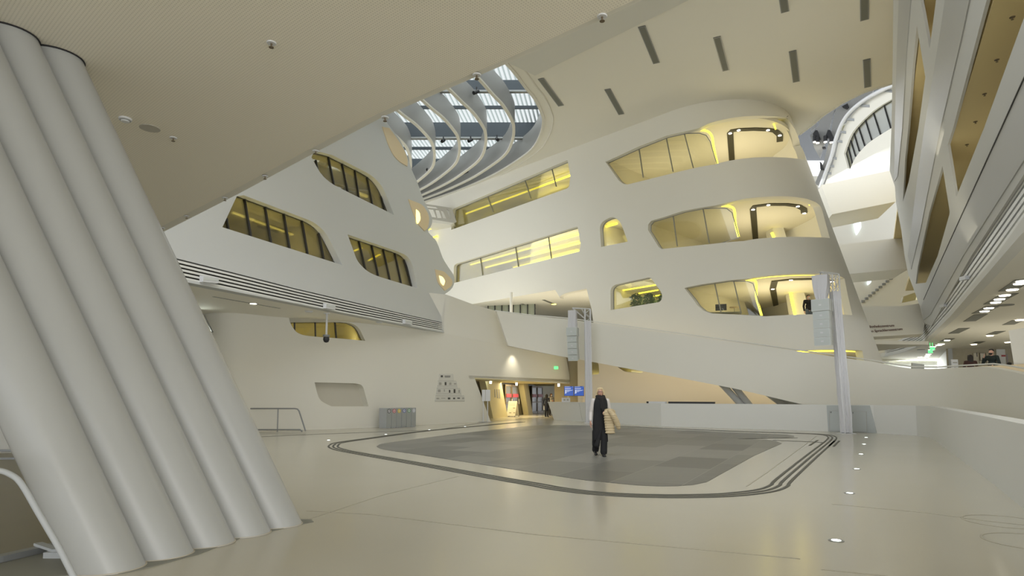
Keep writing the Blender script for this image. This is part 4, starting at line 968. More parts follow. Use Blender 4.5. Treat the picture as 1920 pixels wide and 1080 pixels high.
# ---- A-frame board
yb = 45
a, b_ = at_y(953.7, 752, yb), at_y(969.8, 752, yb); c_ = at_y(949.8, 776, yb); d_ = at_y(966, 776, yb)
root = empty('a_frame_sign', (a.x, yb, 0), 0, 'white A-frame board with small pictures before the entrance doors', 'sign')
hgt = a.z; wd = b_.x - a.x
bm = bmesh.new(); hexa(bm, [(-.16, -.22, .08), (wd - .16, -.22, .08), (wd, 0, hgt), (0, 0, hgt)], [(-.16, -.19, .08), (wd - .16, -.19, .08), (wd, .03, hgt), (0, .03, hgt)]); obj('front_board', bm, mat('board_cream', (.74, .70, .56), .5), root)
bm = bmesh.new(); hexa(bm, [(-.02, .5, .08), (wd + .14, .5, .08), (wd, .05, hgt), (0, .05, hgt)], [(-.02, .53, .08), (wd + .14, .53, .08), (wd, .08, hgt), (0, .08, hgt)]); obj('rear_board', bm, mat('board_cream2', (.66, .62, .48), .5), root)
for x, y in ((-.17, -.21), (wd - .2, -.21), (0, .5), (wd + .1, .5)):
    bm = bmesh.new(); bx(bm, (x, y, 0), (x + .04, y + .04, .1)); obj('foot', bm, BLACK, root)
for x, z, s_ in ((.40, .62, .12), (.12, .28, .12), (.42, .28, .1)):
    k_ = (hgt - .08); yy = -.225 + (z / k_) * .22
    bm = bmesh.new(); bx(bm, (x - .08, yy - .012, z - .04), (x + s_ - .05, yy + .0, z + .05)); obj('picture', bm, TAN, root)
for z in (.98, .86):
    yy = -.225 + (z / (hgt - .08)) * .22; bm = bmesh.new(); bx(bm, (.02, yy - .012, z), (wd - .15, yy, z + .03)); obj('text_line', bm, NMD, root)

# ---- poster text and fittings on the entrance pier
for i, (u, v0_, v1_) in enumerate(((924, 730, 745), (928.5, 730, 746.5), (932.5, 730, 747))):
    q = [(u - 1, v0_), (u + .9, v0_), (u + 1.6, v1_), (u - .3, v1_)]
    tag(wall('wall_notice', EDs, q, (), -.17, -.152, NMD), 'narrow grey notice strip on the yellow entrance pier, %s of three' % ('left', 'middle', 'right')[i], 'notice', 'notice strips on the entrance pier')

# ---- reception desk
dks = Surf([at_z(1038.6, 787.2), at_z(1096, 790.6)], 0, (0, 0), 1)
root = empty('reception_desk', at_z(1038.6, 787.2), 0, 'white reception desk with a slanted left end beside the entrance', 'desk')
tz = [dks.inv(*p) for p in ((1027.5, 754.5), (1096.5, 755.2), (1096.5, 790.6), (1038.6, 787.2))]
tz[2] = (tz[2][0], 0); tz[3] = (tz[3][0], 0)
place(wall('front_panel', dks, tz, (), 0, .06, WHITE2, px=False), root)
zt = (tz[0][1] + tz[1][1]) / 2
place(wall('counter_top', dks, [(tz[0][0] - .03, zt - .02), (tz[1][0], zt - .02), (tz[1][0], zt + .03), (tz[0][0] - .03, zt + .03)], (), -.02, .95, WHITE2, px=False), root)
place(wall('side_cabinet', dks, [(tz[3][0] + .1, 0), (tz[2][0] - .02, 0), (tz[2][0] - .02, zt - .02), (tz[0][0] + .3, zt - .02)], (), .06, .8, WHITE2, px=False), root)
bm = bmesh.new(); place(wall('joint_line', dks, [dks.inv(1085.5, 756), dks.inv(1086, 756), dks.inv(1092, 788), dks.inv(1091.5, 788)], (), -.004, 0.01, NMD, px=False), root); bm.free()
DZ = zt + .03
def on_desk(u, dep): 
    t = dks.inv(u, 770)[0]; return dks.at(t, DZ, dep)
p = on_desk(1055, .25)
root = empty('desk_box', p, .0, 'white box sign standing on the left of the reception desk', 'box')
bm = bmesh.new(); bx(bm, (-.26, -.14, 0), (.26, .14, .27)); obj('body', bm, STEELW, root)
bm = bmesh.new(); bx(bm, (-.16, -.145, .08), (-.04, -.14, .19)); obj('printed_mark', bm, NMD, root)
bm = bmesh.new(); bx(bm, (.04, -.145, .08), (.16, -.14, .19)); obj('printed_mark', bm, NMD, root)
p = on_desk(1052, .55); bm = bmesh.new(); bx(bm, (-.05, -.05, 0), (.05, .05, .64)); o = tag(obj('wooden_post', bm, YWALL), 'small upright wooden block behind the white box on the desk', 'block'); o.location = p
# monitors
SCR = mat('blue_screen', (.02, .06, .35), .3, emit=(.03, .13, .55), es=.35); TXT = mat('screen_text', (.7, .75, .9), .4, emit=(.6, .68, .9), es=.25)
p = on_desk(1081, .55)
root = empty('monitor_stand', p, 0, 'thin pale stand carrying the pair of screens on the reception desk', 'stand')
bm = bmesh.new(); bx(bm, (-.08, -.05, 0), (.08, .05, .95)); bx(bm, (-.16, -.12, 0), (.16, .12, .02)); obj('column', bm, CREAM, root)
bm = bmesh.new(); bx(bm, (-.5, .0, .75), (.5, .03, .81)); obj('crossbar', bm, GREY, root)
pm = p
for i, (u0, u1) in enumerate(((1057.7, 1075.6), (1076.2, 1095))):
    a, b_ = at_y(u0, 724, pm.y - .1), at_y(u1, 742.5, pm.y - .1)
    root = empty('screen', (a.x, pm.y - .1, b_.z), 0, ('left' if i == 0 else 'right') + ' blue information screen above the reception desk', 'screen', 'pair of blue screens')
    W_, H_ = b_.x - a.x, a.z - b_.z
    bm = bmesh.new(); bx(bm, (0, 0, 0), (W_, .05, H_)); obj('housing', bm, BLACK, root)
    bm = bmesh.new(); bx(bm, (.015, -.006, .02), (W_ - .015, 0, H_ - .015)); obj('display', bm, SCR, root)
    bm = bmesh.new()
    for x0, x1, z0, z1 in ((.07, .6, .93, .96), (.88, .97, .93, .955), (.08, .72, .78, .82), (.08, .68, .69, .73), (.1, .25, .28, .62), (.28, .92, .58, .61), (.28, .8, .53, .56), (.28, .6, .47, .50), (.28, .46, .40, .43), (.06, .2, .25, .3)):
        bx(bm, (x0 * W_, -.011, z0 * H_), (x1 * W_, -.006, z1 * H_))
    obj('screen_text', bm, TXT, root)

# ---- things on the low wall
for u0, u1, dk_, lab, nm in ((1211, 1215, 1, 'small black end piece at the left of the white bar on the low wall', 'end_block'), (1215, 1246, 0, 'short white bar lying on top of the low wall', 'white_bar'), (1252, 1338, 1, 'long thin black bar lying on top of the low wall', 'black_bar')):
    t0, t1 = LPs.inv(u0, 770)[0], LPs.inv(u1, 770)[0]
    o = wall(nm, LPs, [(t0, 1.141), (t1, 1.141), (t1, 1.235), (t0, 1.235)], (), .06, .22, BLACK if dk_ else STEELW, px=False); tag(o, lab, 'bar')
# ---- service hatch in the low wall
HG = mat('hatch_grey', (.47, .50, .49), .45)
root = empty('service_hatch', LPs.pt(1551, 808), 0, 'grey service hatch with two doors in the low wall behind the right mast', 'hatch')
place(wall('surround', LPs, [(1550, 760), (1631, 760.5), (1644, 812.2), (1553, 808.5)], (), -.02, -.002, HG), root)
for q in ([(1555.5, 770), (1590, 770.5), (1591, 808.5), (1556, 806.5)], [(1597, 771), (1625, 771.5), (1626, 810), (1598, 808.6)]):
    d_ = wall('hatch_door', LPs, q, (), -.03, -.0201, HG); place(d_, root)
    bm = bmesh.new(); tube(bm, [LPs.pt(u, v, -.031) for u, v in q], .012, 4, closed=True); e_ = place(obj('door_gap', bm, NMD), root); e_.parent = d_
    u, v = q[0][0] + 3, q[0][1] + 3; bm = bmesh.new(); p = LPs.pt(u, v, -.04); bx(bm, (p.x - .02, p.y - .012, p.z - .03), (p.x + .02, p.y + .012, p.z + .03)); e_ = place(obj('lock', bm, GREY), root); e_.parent = d_

# ---- floor lights
for u, v, lab in ((1568, 1014, 'nearest in-floor light in the right row, at the bottom of the picture'), (1593, 925, 'second nearest glowing in-floor light in the right row'), (1606.6, 879.5, 'third glowing in-floor light in the right row'), (1614.4, 851.8, 'fourth in-floor light in the right row, level with the stone field'), (1620, 833, 'fifth in-floor light in the right row, near the mast foot'), (1624, 820.5, 'farthest in-floor light in the right row, before the low wall'),
                  (616, 825.6, 'in-floor light left of the tip of the triple floor groove'), (723.4, 814.8, 'in-floor light in front of the recycling bins'), (805, 806, 'in-floor light on the pale floor below the notice display'), (872, 800, 'in-floor light nearest the sign stand')):
    p = at_z(u, v); root = empty('floor_light', p, 0, lab, 'floor light', 'round lights set in the floor')
    bm = bmesh.new(); lathe(bm, [(.075, .001), (.075, .006), (.045, .006), (.045, .001), (.075, .001)], n=24); obj('rim', bm, GREY, root)
    bm = bmesh.new(); disc(bm, .045, .001, .008); obj('lens', bm, LAMPC, root)

# ---- truss masts with line arrays
SLV = mat('lilac_fabric', (.66, .66, .68), .8, bump=.3, bscale=3)
CABM = mat('speaker_grey', (.66, .69, .66), .55); CABG = mat('speaker_grille', (.60, .64, .62), .7, bump=.5, bscale=400)
def mast(loc, rz, lab, w_, H_, arm, lean):
    r_ = empty('truss_mast', loc, rz, lab, 'mast', 'fabric wrapped truss masts')
    h = w_ / 2 - .03
    for sx_ in (-1, 1):
        for sy_ in (-1, 1):
            bm = bmesh.new(); tube(bm, [(sx_ * h + lean, sy_ * h, .02), (sx_ * h, sy_ * h, H_ - .7), (sx_ * h, sy_ * h, H_)], .025, 8); obj('chord', bm, STEELW, r_, smooth=50)
    bm = bmesh.new(); z = H_ - .75; k_ = 0
    while z < H_ - .1:
        for A_, B_ in (((-h, -h), (h, -h)), ((-h, h), (h, h)), ((-h, -h), (-h, h)), ((h, -h), (h, h))):
            if k_ % 2: A_, B_ = B_, A_
            tube(bm, [(*A_, z), (*B_, z + .25)], .014, 6)
        z += .25; k_ += 1
    obj('lattice', bm, STEELW, r_)
    # gathered sleeve
    bm = bmesh.new(); n = 48; rings = []
    for j in range(25):
        f = j / 24; z = .04 + f * (H_ - .75); ring = []
        ww = w_ / 2 * .93 + .01
        for k in range(n):
            a_ = 2 * PI * k / n; c_, s_ = math.cos(a_), math.sin(a_); m_ = max(abs(c_), abs(s_))
            fold = .018 * math.sin(k * 2.4 + 1.3 * math.sin(f * 6)) * (1.1 - f * .6) + .01 * math.sin(f * 30 + k * .7)
            q = ww * (1 - .12 * (1 / m_ - 1)) / m_ + fold
            ring.append(bm.verts.new((c_ * q + lean * (1 - f), s_ * q, z)))
        rings.append(ring)
    for a_, b2 in zip(rings, rings[1:]):
        for k in range(n): bm.faces.new((a_[k], a_[(k + 1) % n], b2[(k + 1) % n], b2[k]))
    bm.faces.new(rings[-1]); bm.faces.new(rings[0][::-1])
    obj('fabric_sleeve', bm, SLV, r_, smooth=60)
    bm = bmesh.new(); bx(bm, (-w_ * .75 + lean, -w_ * .75, 0), (w_ * .75 + lean, w_ * .75, .02)); obj('base_plate', bm, STEELW, r_)
    bm = bmesh.new(); ex, ey = arm
    for dy in (-.1, .1):
        tube(bm, [(ex, ey + dy, H_ + .06), (h, dy, H_ + .02)], .02, 6); tube(bm, [(ex, ey + dy, H_ + .06), (-h, dy, H_ - .55)], .016, 6); tube(bm, [(ex * .5 + h * .5, ey * .5 + dy, H_ + .04), (-h, dy, H_ - .3)], .013, 6)
    tube(bm, [(ex, ey - .1, H_ + .06), (ex, ey + .1, H_ + .06)], .02, 6); obj('arm', bm, STEELW, r_)
    return r_
def line_array(loc, rz, lab, curve, wide, topz, y_off=0):
    r_ = empty('line_array_speaker', loc, rz, lab, 'speaker', 'hanging line array speakers')
    # hangs downward from local z=0
    bm = bmesh.new()
    for k in range(5): tube(bm, [(0, 0, -.0 - k * .03), (0, 0, -.02 - k * .03)], .018 if k % 2 else .012, 6)
    obj('chain', bm, GREY, r_)
    bm = bmesh.new(); n = 40; rings = []
    for j in range(13):
        f = j / 12; z = -.13 - f * .98; ww = wide * (.47 - .20 * f ** 2.2 if curve < 1 else .40)
        ring = []
        for k in range(n):
            a_ = 2 * PI * k / n; c_, s_ = math.cos(a_), math.sin(a_); m_ = max(abs(c_), abs(s_)) ** .8
            q = ww / m_ + .015 * math.sin(k * 2.2 + f * 3) * (.4 + f)
            ring.append(bm.verts.new((c_ * q, s_ * q * .8, z)))
        rings.append(ring)
    for a_, b2 in zip(rings, rings[1:]):
        for k in range(n): bm.faces.new((a_[k], a_[(k + 1) % n], b2[(k + 1) % n], b2[k]))
    bm.faces.new(rings[0]); bm.faces.new(rings[-1][::-1]); obj('fabric_cover', bm, SLV, r_, smooth=60)
    z = -1.13; ang = 0; x = 0; y = 0
    for i in range(5):
        hh = .48 if i == 0 else .345; dp = .62 if i == 0 else .5; ww = wide if i == 0 else wide * .92
        Mx = Matrix.Translation((x, y, z)) @ Matrix.Rotation(ang, 4, 'X')
        bm = bmesh.new(); bx(bm, (-ww / 2, -dp / 2, -hh + .004), (ww / 2, dp / 2, 0), Mx)
        c_ = obj('cabinet', bm, CABM, r_)
        bm = bmesh.new(); bx(bm, (-ww / 2 + .02, -dp / 2 - .012, -hh + .03), (ww / 2 - .02, -dp / 2, -.018), Mx); obj('grille', bm, CABG, c_)
        bm = bmesh.new(); bx(bm, (-.05, -dp / 2 - .018, -hh / 2 - .03), (.05, -dp / 2 - .012, -hh / 2 + .03), Mx); obj('badge', bm, STEELW, c_)
        for sx_ in (-1, 1):
            bm = bmesh.new(); bx(bm, (sx_ * ww / 2 - .01, dp * .1, -hh), (sx_ * ww / 2 + .018, dp * .1 + .05, 0), Mx); obj('rigging_rail', bm, NMD, c_)
        d_ = Mx.to_3x3() @ Vector((0, 0, -hh)); x += d_.x; y += d_.y; z += d_.z; ang += curve * math.radians(3.2)
    return r_
mast(Vector((4.36, 35.1, 0)), 0, 'left truss mast wrapped in pale lilac fabric beside the reception desk', .37, 6.5, (-.88, -.1), .02)
mast(Vector((13.3, 25.0, 0)), 0, 'right truss mast wrapped in pale lilac fabric before the grey service hatch', .34, 6.5, (-.68, -.25), .22)
line_array(Vector((4.36 - .88, 35.0, 6.54)), math.radians(-20), 'left pale grey line array speaker hanging beside the far mast over the desk', 1.3, .60, 0)
line_array(Vector((13.3 - .68, 24.75, 6.54)), math.radians(-40), 'right pale grey line array speaker hanging from the near mast before the tower', .35, .66, 0)

# ---- soffit fittings
def sprinkler(p, lab, grp, m=STEELW):
    r_ = empty('sprinkler', p, 0, lab, 'sprinkler', grp)
    bm = bmesh.new(); lathe(bm, [(0, -.012), (.05, -.012), (.055, 0), (0, 0)], n=16); obj('cover_plate', bm, m, r_)
    bm = bmesh.new(); lathe(bm, [(0, -.06), (.028, -.06), (.028, -.055), (.008, -.05), (.012, -.012), (0, -.012)], n=12); obj('nozzle', bm, BRASS, r_)
for u, v, lab in ((509, 80, 'sprinkler head on the soffit nearest the leaning columns, upper left'), (1129, 30, 'sprinkler head on the soffit near the top edge of the picture'), (325, 258, 'small sprinkler head on the soffit right of the round flat cover'), (894, 140, 'sprinkler head at the soffit edge just left of the roof light'), (592, 283, 'sprinkler head at the soffit edge above the upper left facade window'), (722, 220, 'sprinkler head at the soffit edge over the scalloped building edge'), (497, 330, 'sprinkler head at the soffit edge above the big left facade window'), (422, 371, 'sprinkler head near the soffit edge left of the big facade window'), (350, 405, 'sprinkler head at the soffit edge second from the columns'), (305, 427, 'sprinkler head at the soffit edge right beside the columns')):
    sprinkler(at_z(u, v, ZD), lab, 'sprinklers of the near soffit')
p = at_z(235, 222, ZD); root = empty('smoke_detector', p, 0, 'round white smoke detector on the near soffit beside the columns', 'smoke detector')
bm = bmesh.new(); lathe(bm, [(0, -.055), (.05, -.052), (.06, -.03), (.085, -.025), (.085, 0), (0, 0)], n=24); obj('housing', bm, STEELW, root, smooth=40)
bm = bmesh.new(); lathe(bm, [(.062, -.036), (.066, -.036), (.066, -.028), (.062, -.028), (.062, -.036)], n=20); obj('vent_ring', bm, GREY, root)
p = at_z(281, 240, ZD); bm = bmesh.new(); disc(bm, .14, -.01, 0, n=28); o = tag(obj('round_cover', bm, mat('cover_grey', (.50, .48, .42), .6)), 'flat grey round cover in the near soffit beside the smoke detector', 'cover'); o.location = p
# left soffit fittings
p = at_z(475, 569, ZS); root = empty('downlight', p, 0, 'single warm downlight in the left soffit under the louvre band', 'downlight')
bm = bmesh.new(); disc(bm, .12, -.02, 0); obj('lens', bm, LAMP, root); bm = bmesh.new(); lathe(bm, [(.12, -.01), (.17, -.01), (.17, 0), (.12, 0), (.12, -.01)], n=20); obj('trim_ring', bm, GREY, root)
a, b_ = at_z(400, 556, ZS), at_z(525, 578, ZS); bm = bmesh.new(); strip_path(bm, [a[:2], b_[:2]], .12, ZS - .01, ZS - .001); tag(obj('air_slot', bm, NMD), 'narrow slot running through the left soffit past the downlight', 'air slot')
for u, v, lab in ((579, 583.5, 'flat round speaker cover in the left soffit near the camera pole'), (711, 603.5, 'flat round speaker cover in the left soffit above the bins')):
    p = at_z(u, v, ZS); bm = bmesh.new(); lathe(bm, [(0, -.06), (.12, -.05), (.17, 0), (0, 0)], n=24); o = tag(obj('soffit_cover', bm, STEELW), lab, 'cover'); o.location = p
for u0, u1, v, lab in ((373, 402, 525, 'left white box fitting on the louvre band'), (605, 622, 575, 'middle white box fitting on the louvre band above the camera'), (754, 767, 604, 'right white box fitting on the louvre band')):
    a, b_ = PLs.pt(u0, v, -.02), PLs.pt(u1, v + 3, -.02); root = empty('emergency_light', a, 0, lab, 'light fitting', 'white boxes on the louvre band')
    d_ = (b_ - a); n_ = Vector((d_.y, -d_.x, 0)).normalized() * .16
    bm = bmesh.new(); z_ = Vector((0, 0, .14)); hexa(bm, [a - z_ * .5, b_ - z_ * .5, b_ + z_, a + z_], [q + n_ for q in (a - z_ * .5, b_ - z_ * .5, b_ + z_ * .8, a + z_ * .8)]); place(obj('housing', bm, STEELW), root)
    bm = bmesh.new(); hexa(bm, [q + n_ for q in (a, b_, b_ + z_ * .6, a + z_ * .6)], [q + n_ * 1.05 for q in (a, b_, b_ + z_ * .6, a + z_ * .6)]); place(obj('lens', bm, CABM), root)
# ceiling-hung camera
p = at_z(613, 587, ZS); root = empty('security_camera', p, 0, 'black camera hanging on a white pole from the left soffit', 'camera')
zz = at_y(613, 628, p.y).z - ZS; z2 = at_y(613, 640, p.y).z - ZS
bm = bmesh.new(); tube(bm, [(0, 0, 0), (0, 0, zz)], .045, 10); disc(bm, .13, -.04, 0); obj('pole', bm, STEELW, root)
bm = bmesh.new(); lathe(bm, [(0, zz + .02), (.15, zz), (.13, zz - .08), (.05, zz - .1), (0, zz - .1)], n=20); obj('mount', bm, GREY, root)
bm = bmesh.new(); lathe(bm, [(0, zz - .08), (.12, zz - .1), (.13, zz - .2), (.09, zz - .3), (0, zz - .33)], n=20); obj('lens_dome', bm, BLACK, root, smooth=50)
# lit window behind the curved left wall, its light put into a glowing panel
yq = 24.6
P = [at_y(u, v, yq) for u, v in ((371, 594), (381, 591), (397, 622), (388, 626))]
root = empty('lit_window_panel', P[0], 0, 'bright angular glowing panel of a lit window where the lower left wall curves away behind the columns', 'lamp')
bm = bmesh.new(); hexa(bm, P, [q + Vector((0, .15, 0)) for q in P]); place(obj('housing', bm, GREY), root)
bm = bmesh.new(); C_ = sum(P, Vector()) / 4; P2 = [C_ + (q - C_) * .92 - Vector((0, .03, 0)) for q in P]; hexa(bm, P2, [q + Vector((0, .04, 0)) for q in P2]); place(obj('glowing_pane', bm, LAMPC), root)

# ---- roof spotlights
def spot(p, lab, g='spotlights under the roof light'):
    r_ = empty('spotlight', p, random.uniform(-1, 1), lab, 'spotlight', g)
    bm = bmesh.new(); bx(bm, (-.03, -.03, -.25), (.03, .03, 0)); obj('bracket', bm, BLACK, r_)
    bm = bmesh.new(); tube(bm, [(0, .12, -.2), (0, -.2, -.42)], .11, 12); obj('lamp_body', bm, BLACK, r_)
nsp = 0
cc = lambda x, y: (560 + x / 2.348, 100 + y / 2.348)
for x, y, lab in ((637, 366, 'black spotlight under the main roof beam between the first fins'), (757, 364, 'black spotlight under the main roof beam, middle one'), (873, 360, 'black spotlight under the main roof beam, right one'), (783, 148, 'black spotlight high in the roof light near the soffit edge')):
    spot(at_z(*cc(x, y), ZC + 1.25), lab)
for x, y, lab in ((568, 492, 'white-lensed spotlight low in the roof light, left'), (655, 502, 'black spotlight low in the roof light, centre'), (737, 505, 'black spotlight low in the roof light, right'), (540, 605, 'black spotlight in the lowest corner of the roof light')):
    spot(at_z(*cc(x, y), ZC + .6), lab)
for x, y, lab in ((160, 635, 'left lamp of the pair under the far black roof bracket'), (190, 645, 'right lamp of the pair under the left black roof bracket'), (268, 635, 'left lamp under the right black roof bracket'), (328, 640, 'right lamp under the right black roof bracket')):
    p = GS.pt(1500 + x / 5.4, 150 + y / 5.4, -.6); r_ = empty('spotlight', p, 0, lab, 'spotlight', 'lamps on the far roof brackets')
    bm = bmesh.new(); tube(bm, [(0, 0, .5), (0, 0, -.1)], .18, 10); obj('lamp_body', bm, BLACK, r_); bm = bmesh.new(); disc(bm, .15, -.16, -.1); obj('lens', bm, LAMP, r_)
# small white bracket fitting on the right facade
p = FWs.pt(1681, 309, -1.5)
# ---- roof footbridge balustrade left of the long windows
yb = 47; q9 = lambda L: [(780 + x / 9, 360 + y / 9) for x, y in L]
BS_ = Surf([(-9, yb), (-2, yb)], 10, (0, 0), 1); BRG = mat('bridge_grey', (.50, .48, .42), .6)
root = empty('footbridge', at_y(*q9([(240, 455)])[0], yb), 0, 'small grey footbridge with a pierced balustrade between the two buildings', 'footbridge')
place(wall('balustrade', BS_, q9([(120, 195), (600, 268), (685, 500), (640, 522), (230, 455), (150, 440)]), [q9(L) for L in ([(155, 222), (335, 248), (372, 285), (165, 258)], [(170, 275), (285, 290), (340, 432), (250, 418)], [(325, 293), (383, 300), (430, 437), (360, 440)], [(415, 305), (450, 318), (512, 450), (455, 440)], [(512, 285), (560, 318), (600, 460), (565, 440)])], 0, .15, BRG), root)
P = [BS_.pt(u, v) for u, v in q9([(150, 440), (230, 455), (640, 522), (575, 550), (235, 515), (150, 505)])]
bm = bmesh.new(); hexa(bm, [P[0], P[2], P[3], P[5]], [q + Vector((.1, 2.2, 0)) for q in (P[0], P[2], P[3], P[5])]); place(obj('deck', bm, WHITE), root)
for i, (a, b_) in enumerate((((180, 640), (380, 572)), ((290, 770), (360, 742)))):
    bm = bmesh.new(); tube(bm, [at_y(*q9([a])[0], 49), at_y(*q9([b_])[0], 49)], .07, 6); tag(obj('yellow_light_strip', bm, YEL), ('upper' if i == 0 else 'lower') + ' short yellow light strip below the small footbridge', 'light strip')

# ---- right deck ceiling lamps and grilles
zr = ZD
def dstrip(a, c, lamps, lab):
    A_, C_ = at_z(*a, zr), at_z(*c, zr); r_ = empty('recessed_light_panel', A_, 0, lab, 'ceiling light', 'light panels of the deck ceiling')
    d_ = (C_ - A_)
    bm = bmesh.new(); strip_path(bm, [(0, 0), d_[:2]], .55, -.02, -.002); obj('panel', bm, GRILLE, r_)
    for u, v in lamps:
        q = at_z(u, v, zr) - A_; bm = bmesh.new(); lathe(bm, [(0, -.05), (.17, -.05), (.19, -.02), (0, -.02)], (q.x, q.y, 0), 16); obj('lamp', bm, LAMP, r_)
dstrip((1888.7, 544.8), (1922, 523), [(1898, 542), (1912, 530.5), (1917, 526)], 'nearest recessed panel with three lamps at the right picture edge')
dstrip((1858.6, 569.6), (1893.5, 550.3), [(1884, 552.7), (1874, 560), (1867, 566)], 'second recessed ceiling panel with three lamps over the deck')
dstrip((1834.5, 587), (1863.4, 573), [(1854, 576.8), (1846, 582.8)], 'third recessed ceiling panel with two lamps over the deck')
dstrip((1817.6, 602), (1839, 589), [], 'recessed ceiling panel without lamps, just beyond the two-lamp panel')
dstrip((1787.5, 625), (1808, 615), [], 'unlit recessed ceiling panel nearest the curving louvres')
dstrip((1890.5, 608.5), (1909.7, 599.7), [(1912, 599.4)], 'recessed panel with one lamp above the leaning pillar')
dstrip((1858, 627), (1875.4, 620.8), [(1856, 629)], 'recessed panel with one lamp above the standing man')
dstrip((1828, 644.4), (1839, 640), [(1826, 645.4)], 'small recessed panel with one lamp near the concrete wall')
dstrip((1770, 640), (1781.5, 634.6), [(1776, 637.5)], 'small recessed panel with one lamp in the distant line')
for i, (u, v) in enumerate(((1764.6, 644.8), (1760.3, 646.8), (1748.8, 650), (1746.5, 655.6), (1741, 664), (1739, 667), (1737, 669.5), (1725, 669.5), (1711.5, 674), (1890, 641.5))):
    p = at_z(u, v, zr); bm = bmesh.new(); lathe(bm, [(0, -.04), (.2, -.04), (.22, 0), (0, 0)], n=14); o = tag(obj('downlight', bm, LAMP), 'small warm downlight of the deck ceiling, %s' % ('nearest of the receding line', 'second of the receding line', 'third of the receding line', 'fourth of the receding line, by the exit lights', 'fifth of the receding line', 'sixth of the receding line', 'last of the receding line', 'above the bright end window', 'leftmost above the bright end window', 'alone left of the leaning pillar')[i], 'downlight', 'distant downlights of the deck ceiling'); o.location = p
for u, v, lab in ((1748.6, 653.3, 'right green exit light far down the deck ceiling'), (1744.5, 659, 'left green exit light far down the deck ceiling')):
    p = at_y(u, v, 46); bm = bmesh.new(); bx(bm, (-.16, -.03, -.12), (.16, .03, .12)); bx(bm, (-.015, -.015, .12), (.015, .015, zr - p.z)); o = tag(obj('exit_light', bm, GREEN), lab, 'exit light'); o.location = p
for u, v, w_, lab in ((1776, 571 + 12, .2, 'round grey cover in the deck ceiling near the louvres'),): pass
for u, v, lab in ((1886, 571.5, 'round grey vent cover in the deck ceiling right of the lamps'), (1727, 655.5, 'small oval grey cover in the far deck ceiling')):
    p = at_z(u, v, zr); bm = bmesh.new(); disc(bm, .3, -.03, 0, n=20); o = tag(obj('round_cover', bm, GRILLE), lab, 'cover'); o.location = p
# louvre band fittings on the right
for u, v, lab in ((1816, 521, 'pale box fitting on the right louvre band, nearer one'), (1774, 573, 'pale box fitting on the right louvre band, farther one')):
    p = DLs.pt(u, v, -.12); bm = bmesh.new(); bx(bm, (-.09, -.16, -.07), (.09, .16, .07)); o = tag(obj('light_fitting', bm, STEELW), lab, 'light fitting'); o.location = p
# gallery sprinklers on the right facade
for i, (u, v, z) in enumerate(((1898, 32, zz3), (1869, 112, zz3), (1846, 176, zz3), (1829, 228, zz3), (1813, 271, zz3))):
    sprinkler(at_z(u, v, z), 'small sprinkler in the yellow gallery soffit of the right facade, %s' % ('nearest the top edge', 'second from the top edge', 'third from the top edge', 'fourth from the top edge', 'lowest in the picture')[i], 'gallery sprinklers', BRASS)
# entrance exit sign and spots
p = PEs.pt(1040.4, 689.6, -.08); bm = bmesh.new(); bx(bm, (-.16, -.03, -.1), (.16, .03, .1)); o = tag(obj('exit_light', bm, GREEN), 'green exit light on the wall above the entrance', 'exit light'); o.location = p
for u, v, lab in ((920, 714, 'small white spotlight above the left entrance pier'), (968.5, 719.5, 'small white spotlight above the entrance doors'), (1047.5, 721.5, 'small white spotlight left of the blue screens')):
    p = at_z(u, v, zh) if False else at_y(u, v, 40.5); p.z = min(p.z, zh - .06); bm = bmesh.new(); tube(bm, [(0, 0, .06), (0, -.03, -.1)], .07, 10); o = tag(obj('spotlight', bm, LAMPC), lab, 'spotlight'); o.location = p

# ---- writing on the bridge
def text(name, s, p, size, ang, m, lab=None, cat='lettering', parent=None, rz=0):
    c = bpy.data.curves.new(name, 'FONT'); c.body = s; c.size = size; c.extrude = .01
    t = bpy.data.objects.new(name, c); COL.objects.link(t)
    dg = bpy.context.evaluated_depsgraph_get(); me = bpy.data.meshes.new_from_object(t.evaluated_get(dg)); bpy.data.objects.remove(t)
    o = link(name, me, m); me.materials.clear(); me.materials.append(m)
    me.transform(Matrix.Rotation(rz, 4, 'Z') @ Matrix.Rotation(PI / 2, 4, 'X') @ Matrix.Rotation(ang, 4, 'Z')); o.location = p
    if lab: tag(o, lab, cat)
    return o
TX = mat('dark_lettering', (.16, .08, .06), .6)
def wd(o): return max(v.co.x for v in o.data.vertices) - min(v.co.x for v in o.data.vertices)
for s_, u0, v0_, u1, v1_, lab in (('Bibliothekszentrum', 1621.5, 615.4, 1676.5, 612.4, 'upper line of dark lettering on the lowest bridge, partly behind the tower'), ('en Sprachlernzentrum', 1631.5, 623.4, 1692, 618.8, 'lower line of dark lettering on the lowest bridge')):
    a, b_ = at_y(u0, v0_, 40.97), at_y(u1, v1_, 40.97); ang = math.atan2(b_.z - a.z, b_.x - a.x)
    o = text('lettering', s_, a, 1, ang, TX, lab); k_ = (b_.x - a.x) / wd(o); o.data.transform(Matrix.Diagonal((k_, 1, k_, 1)))
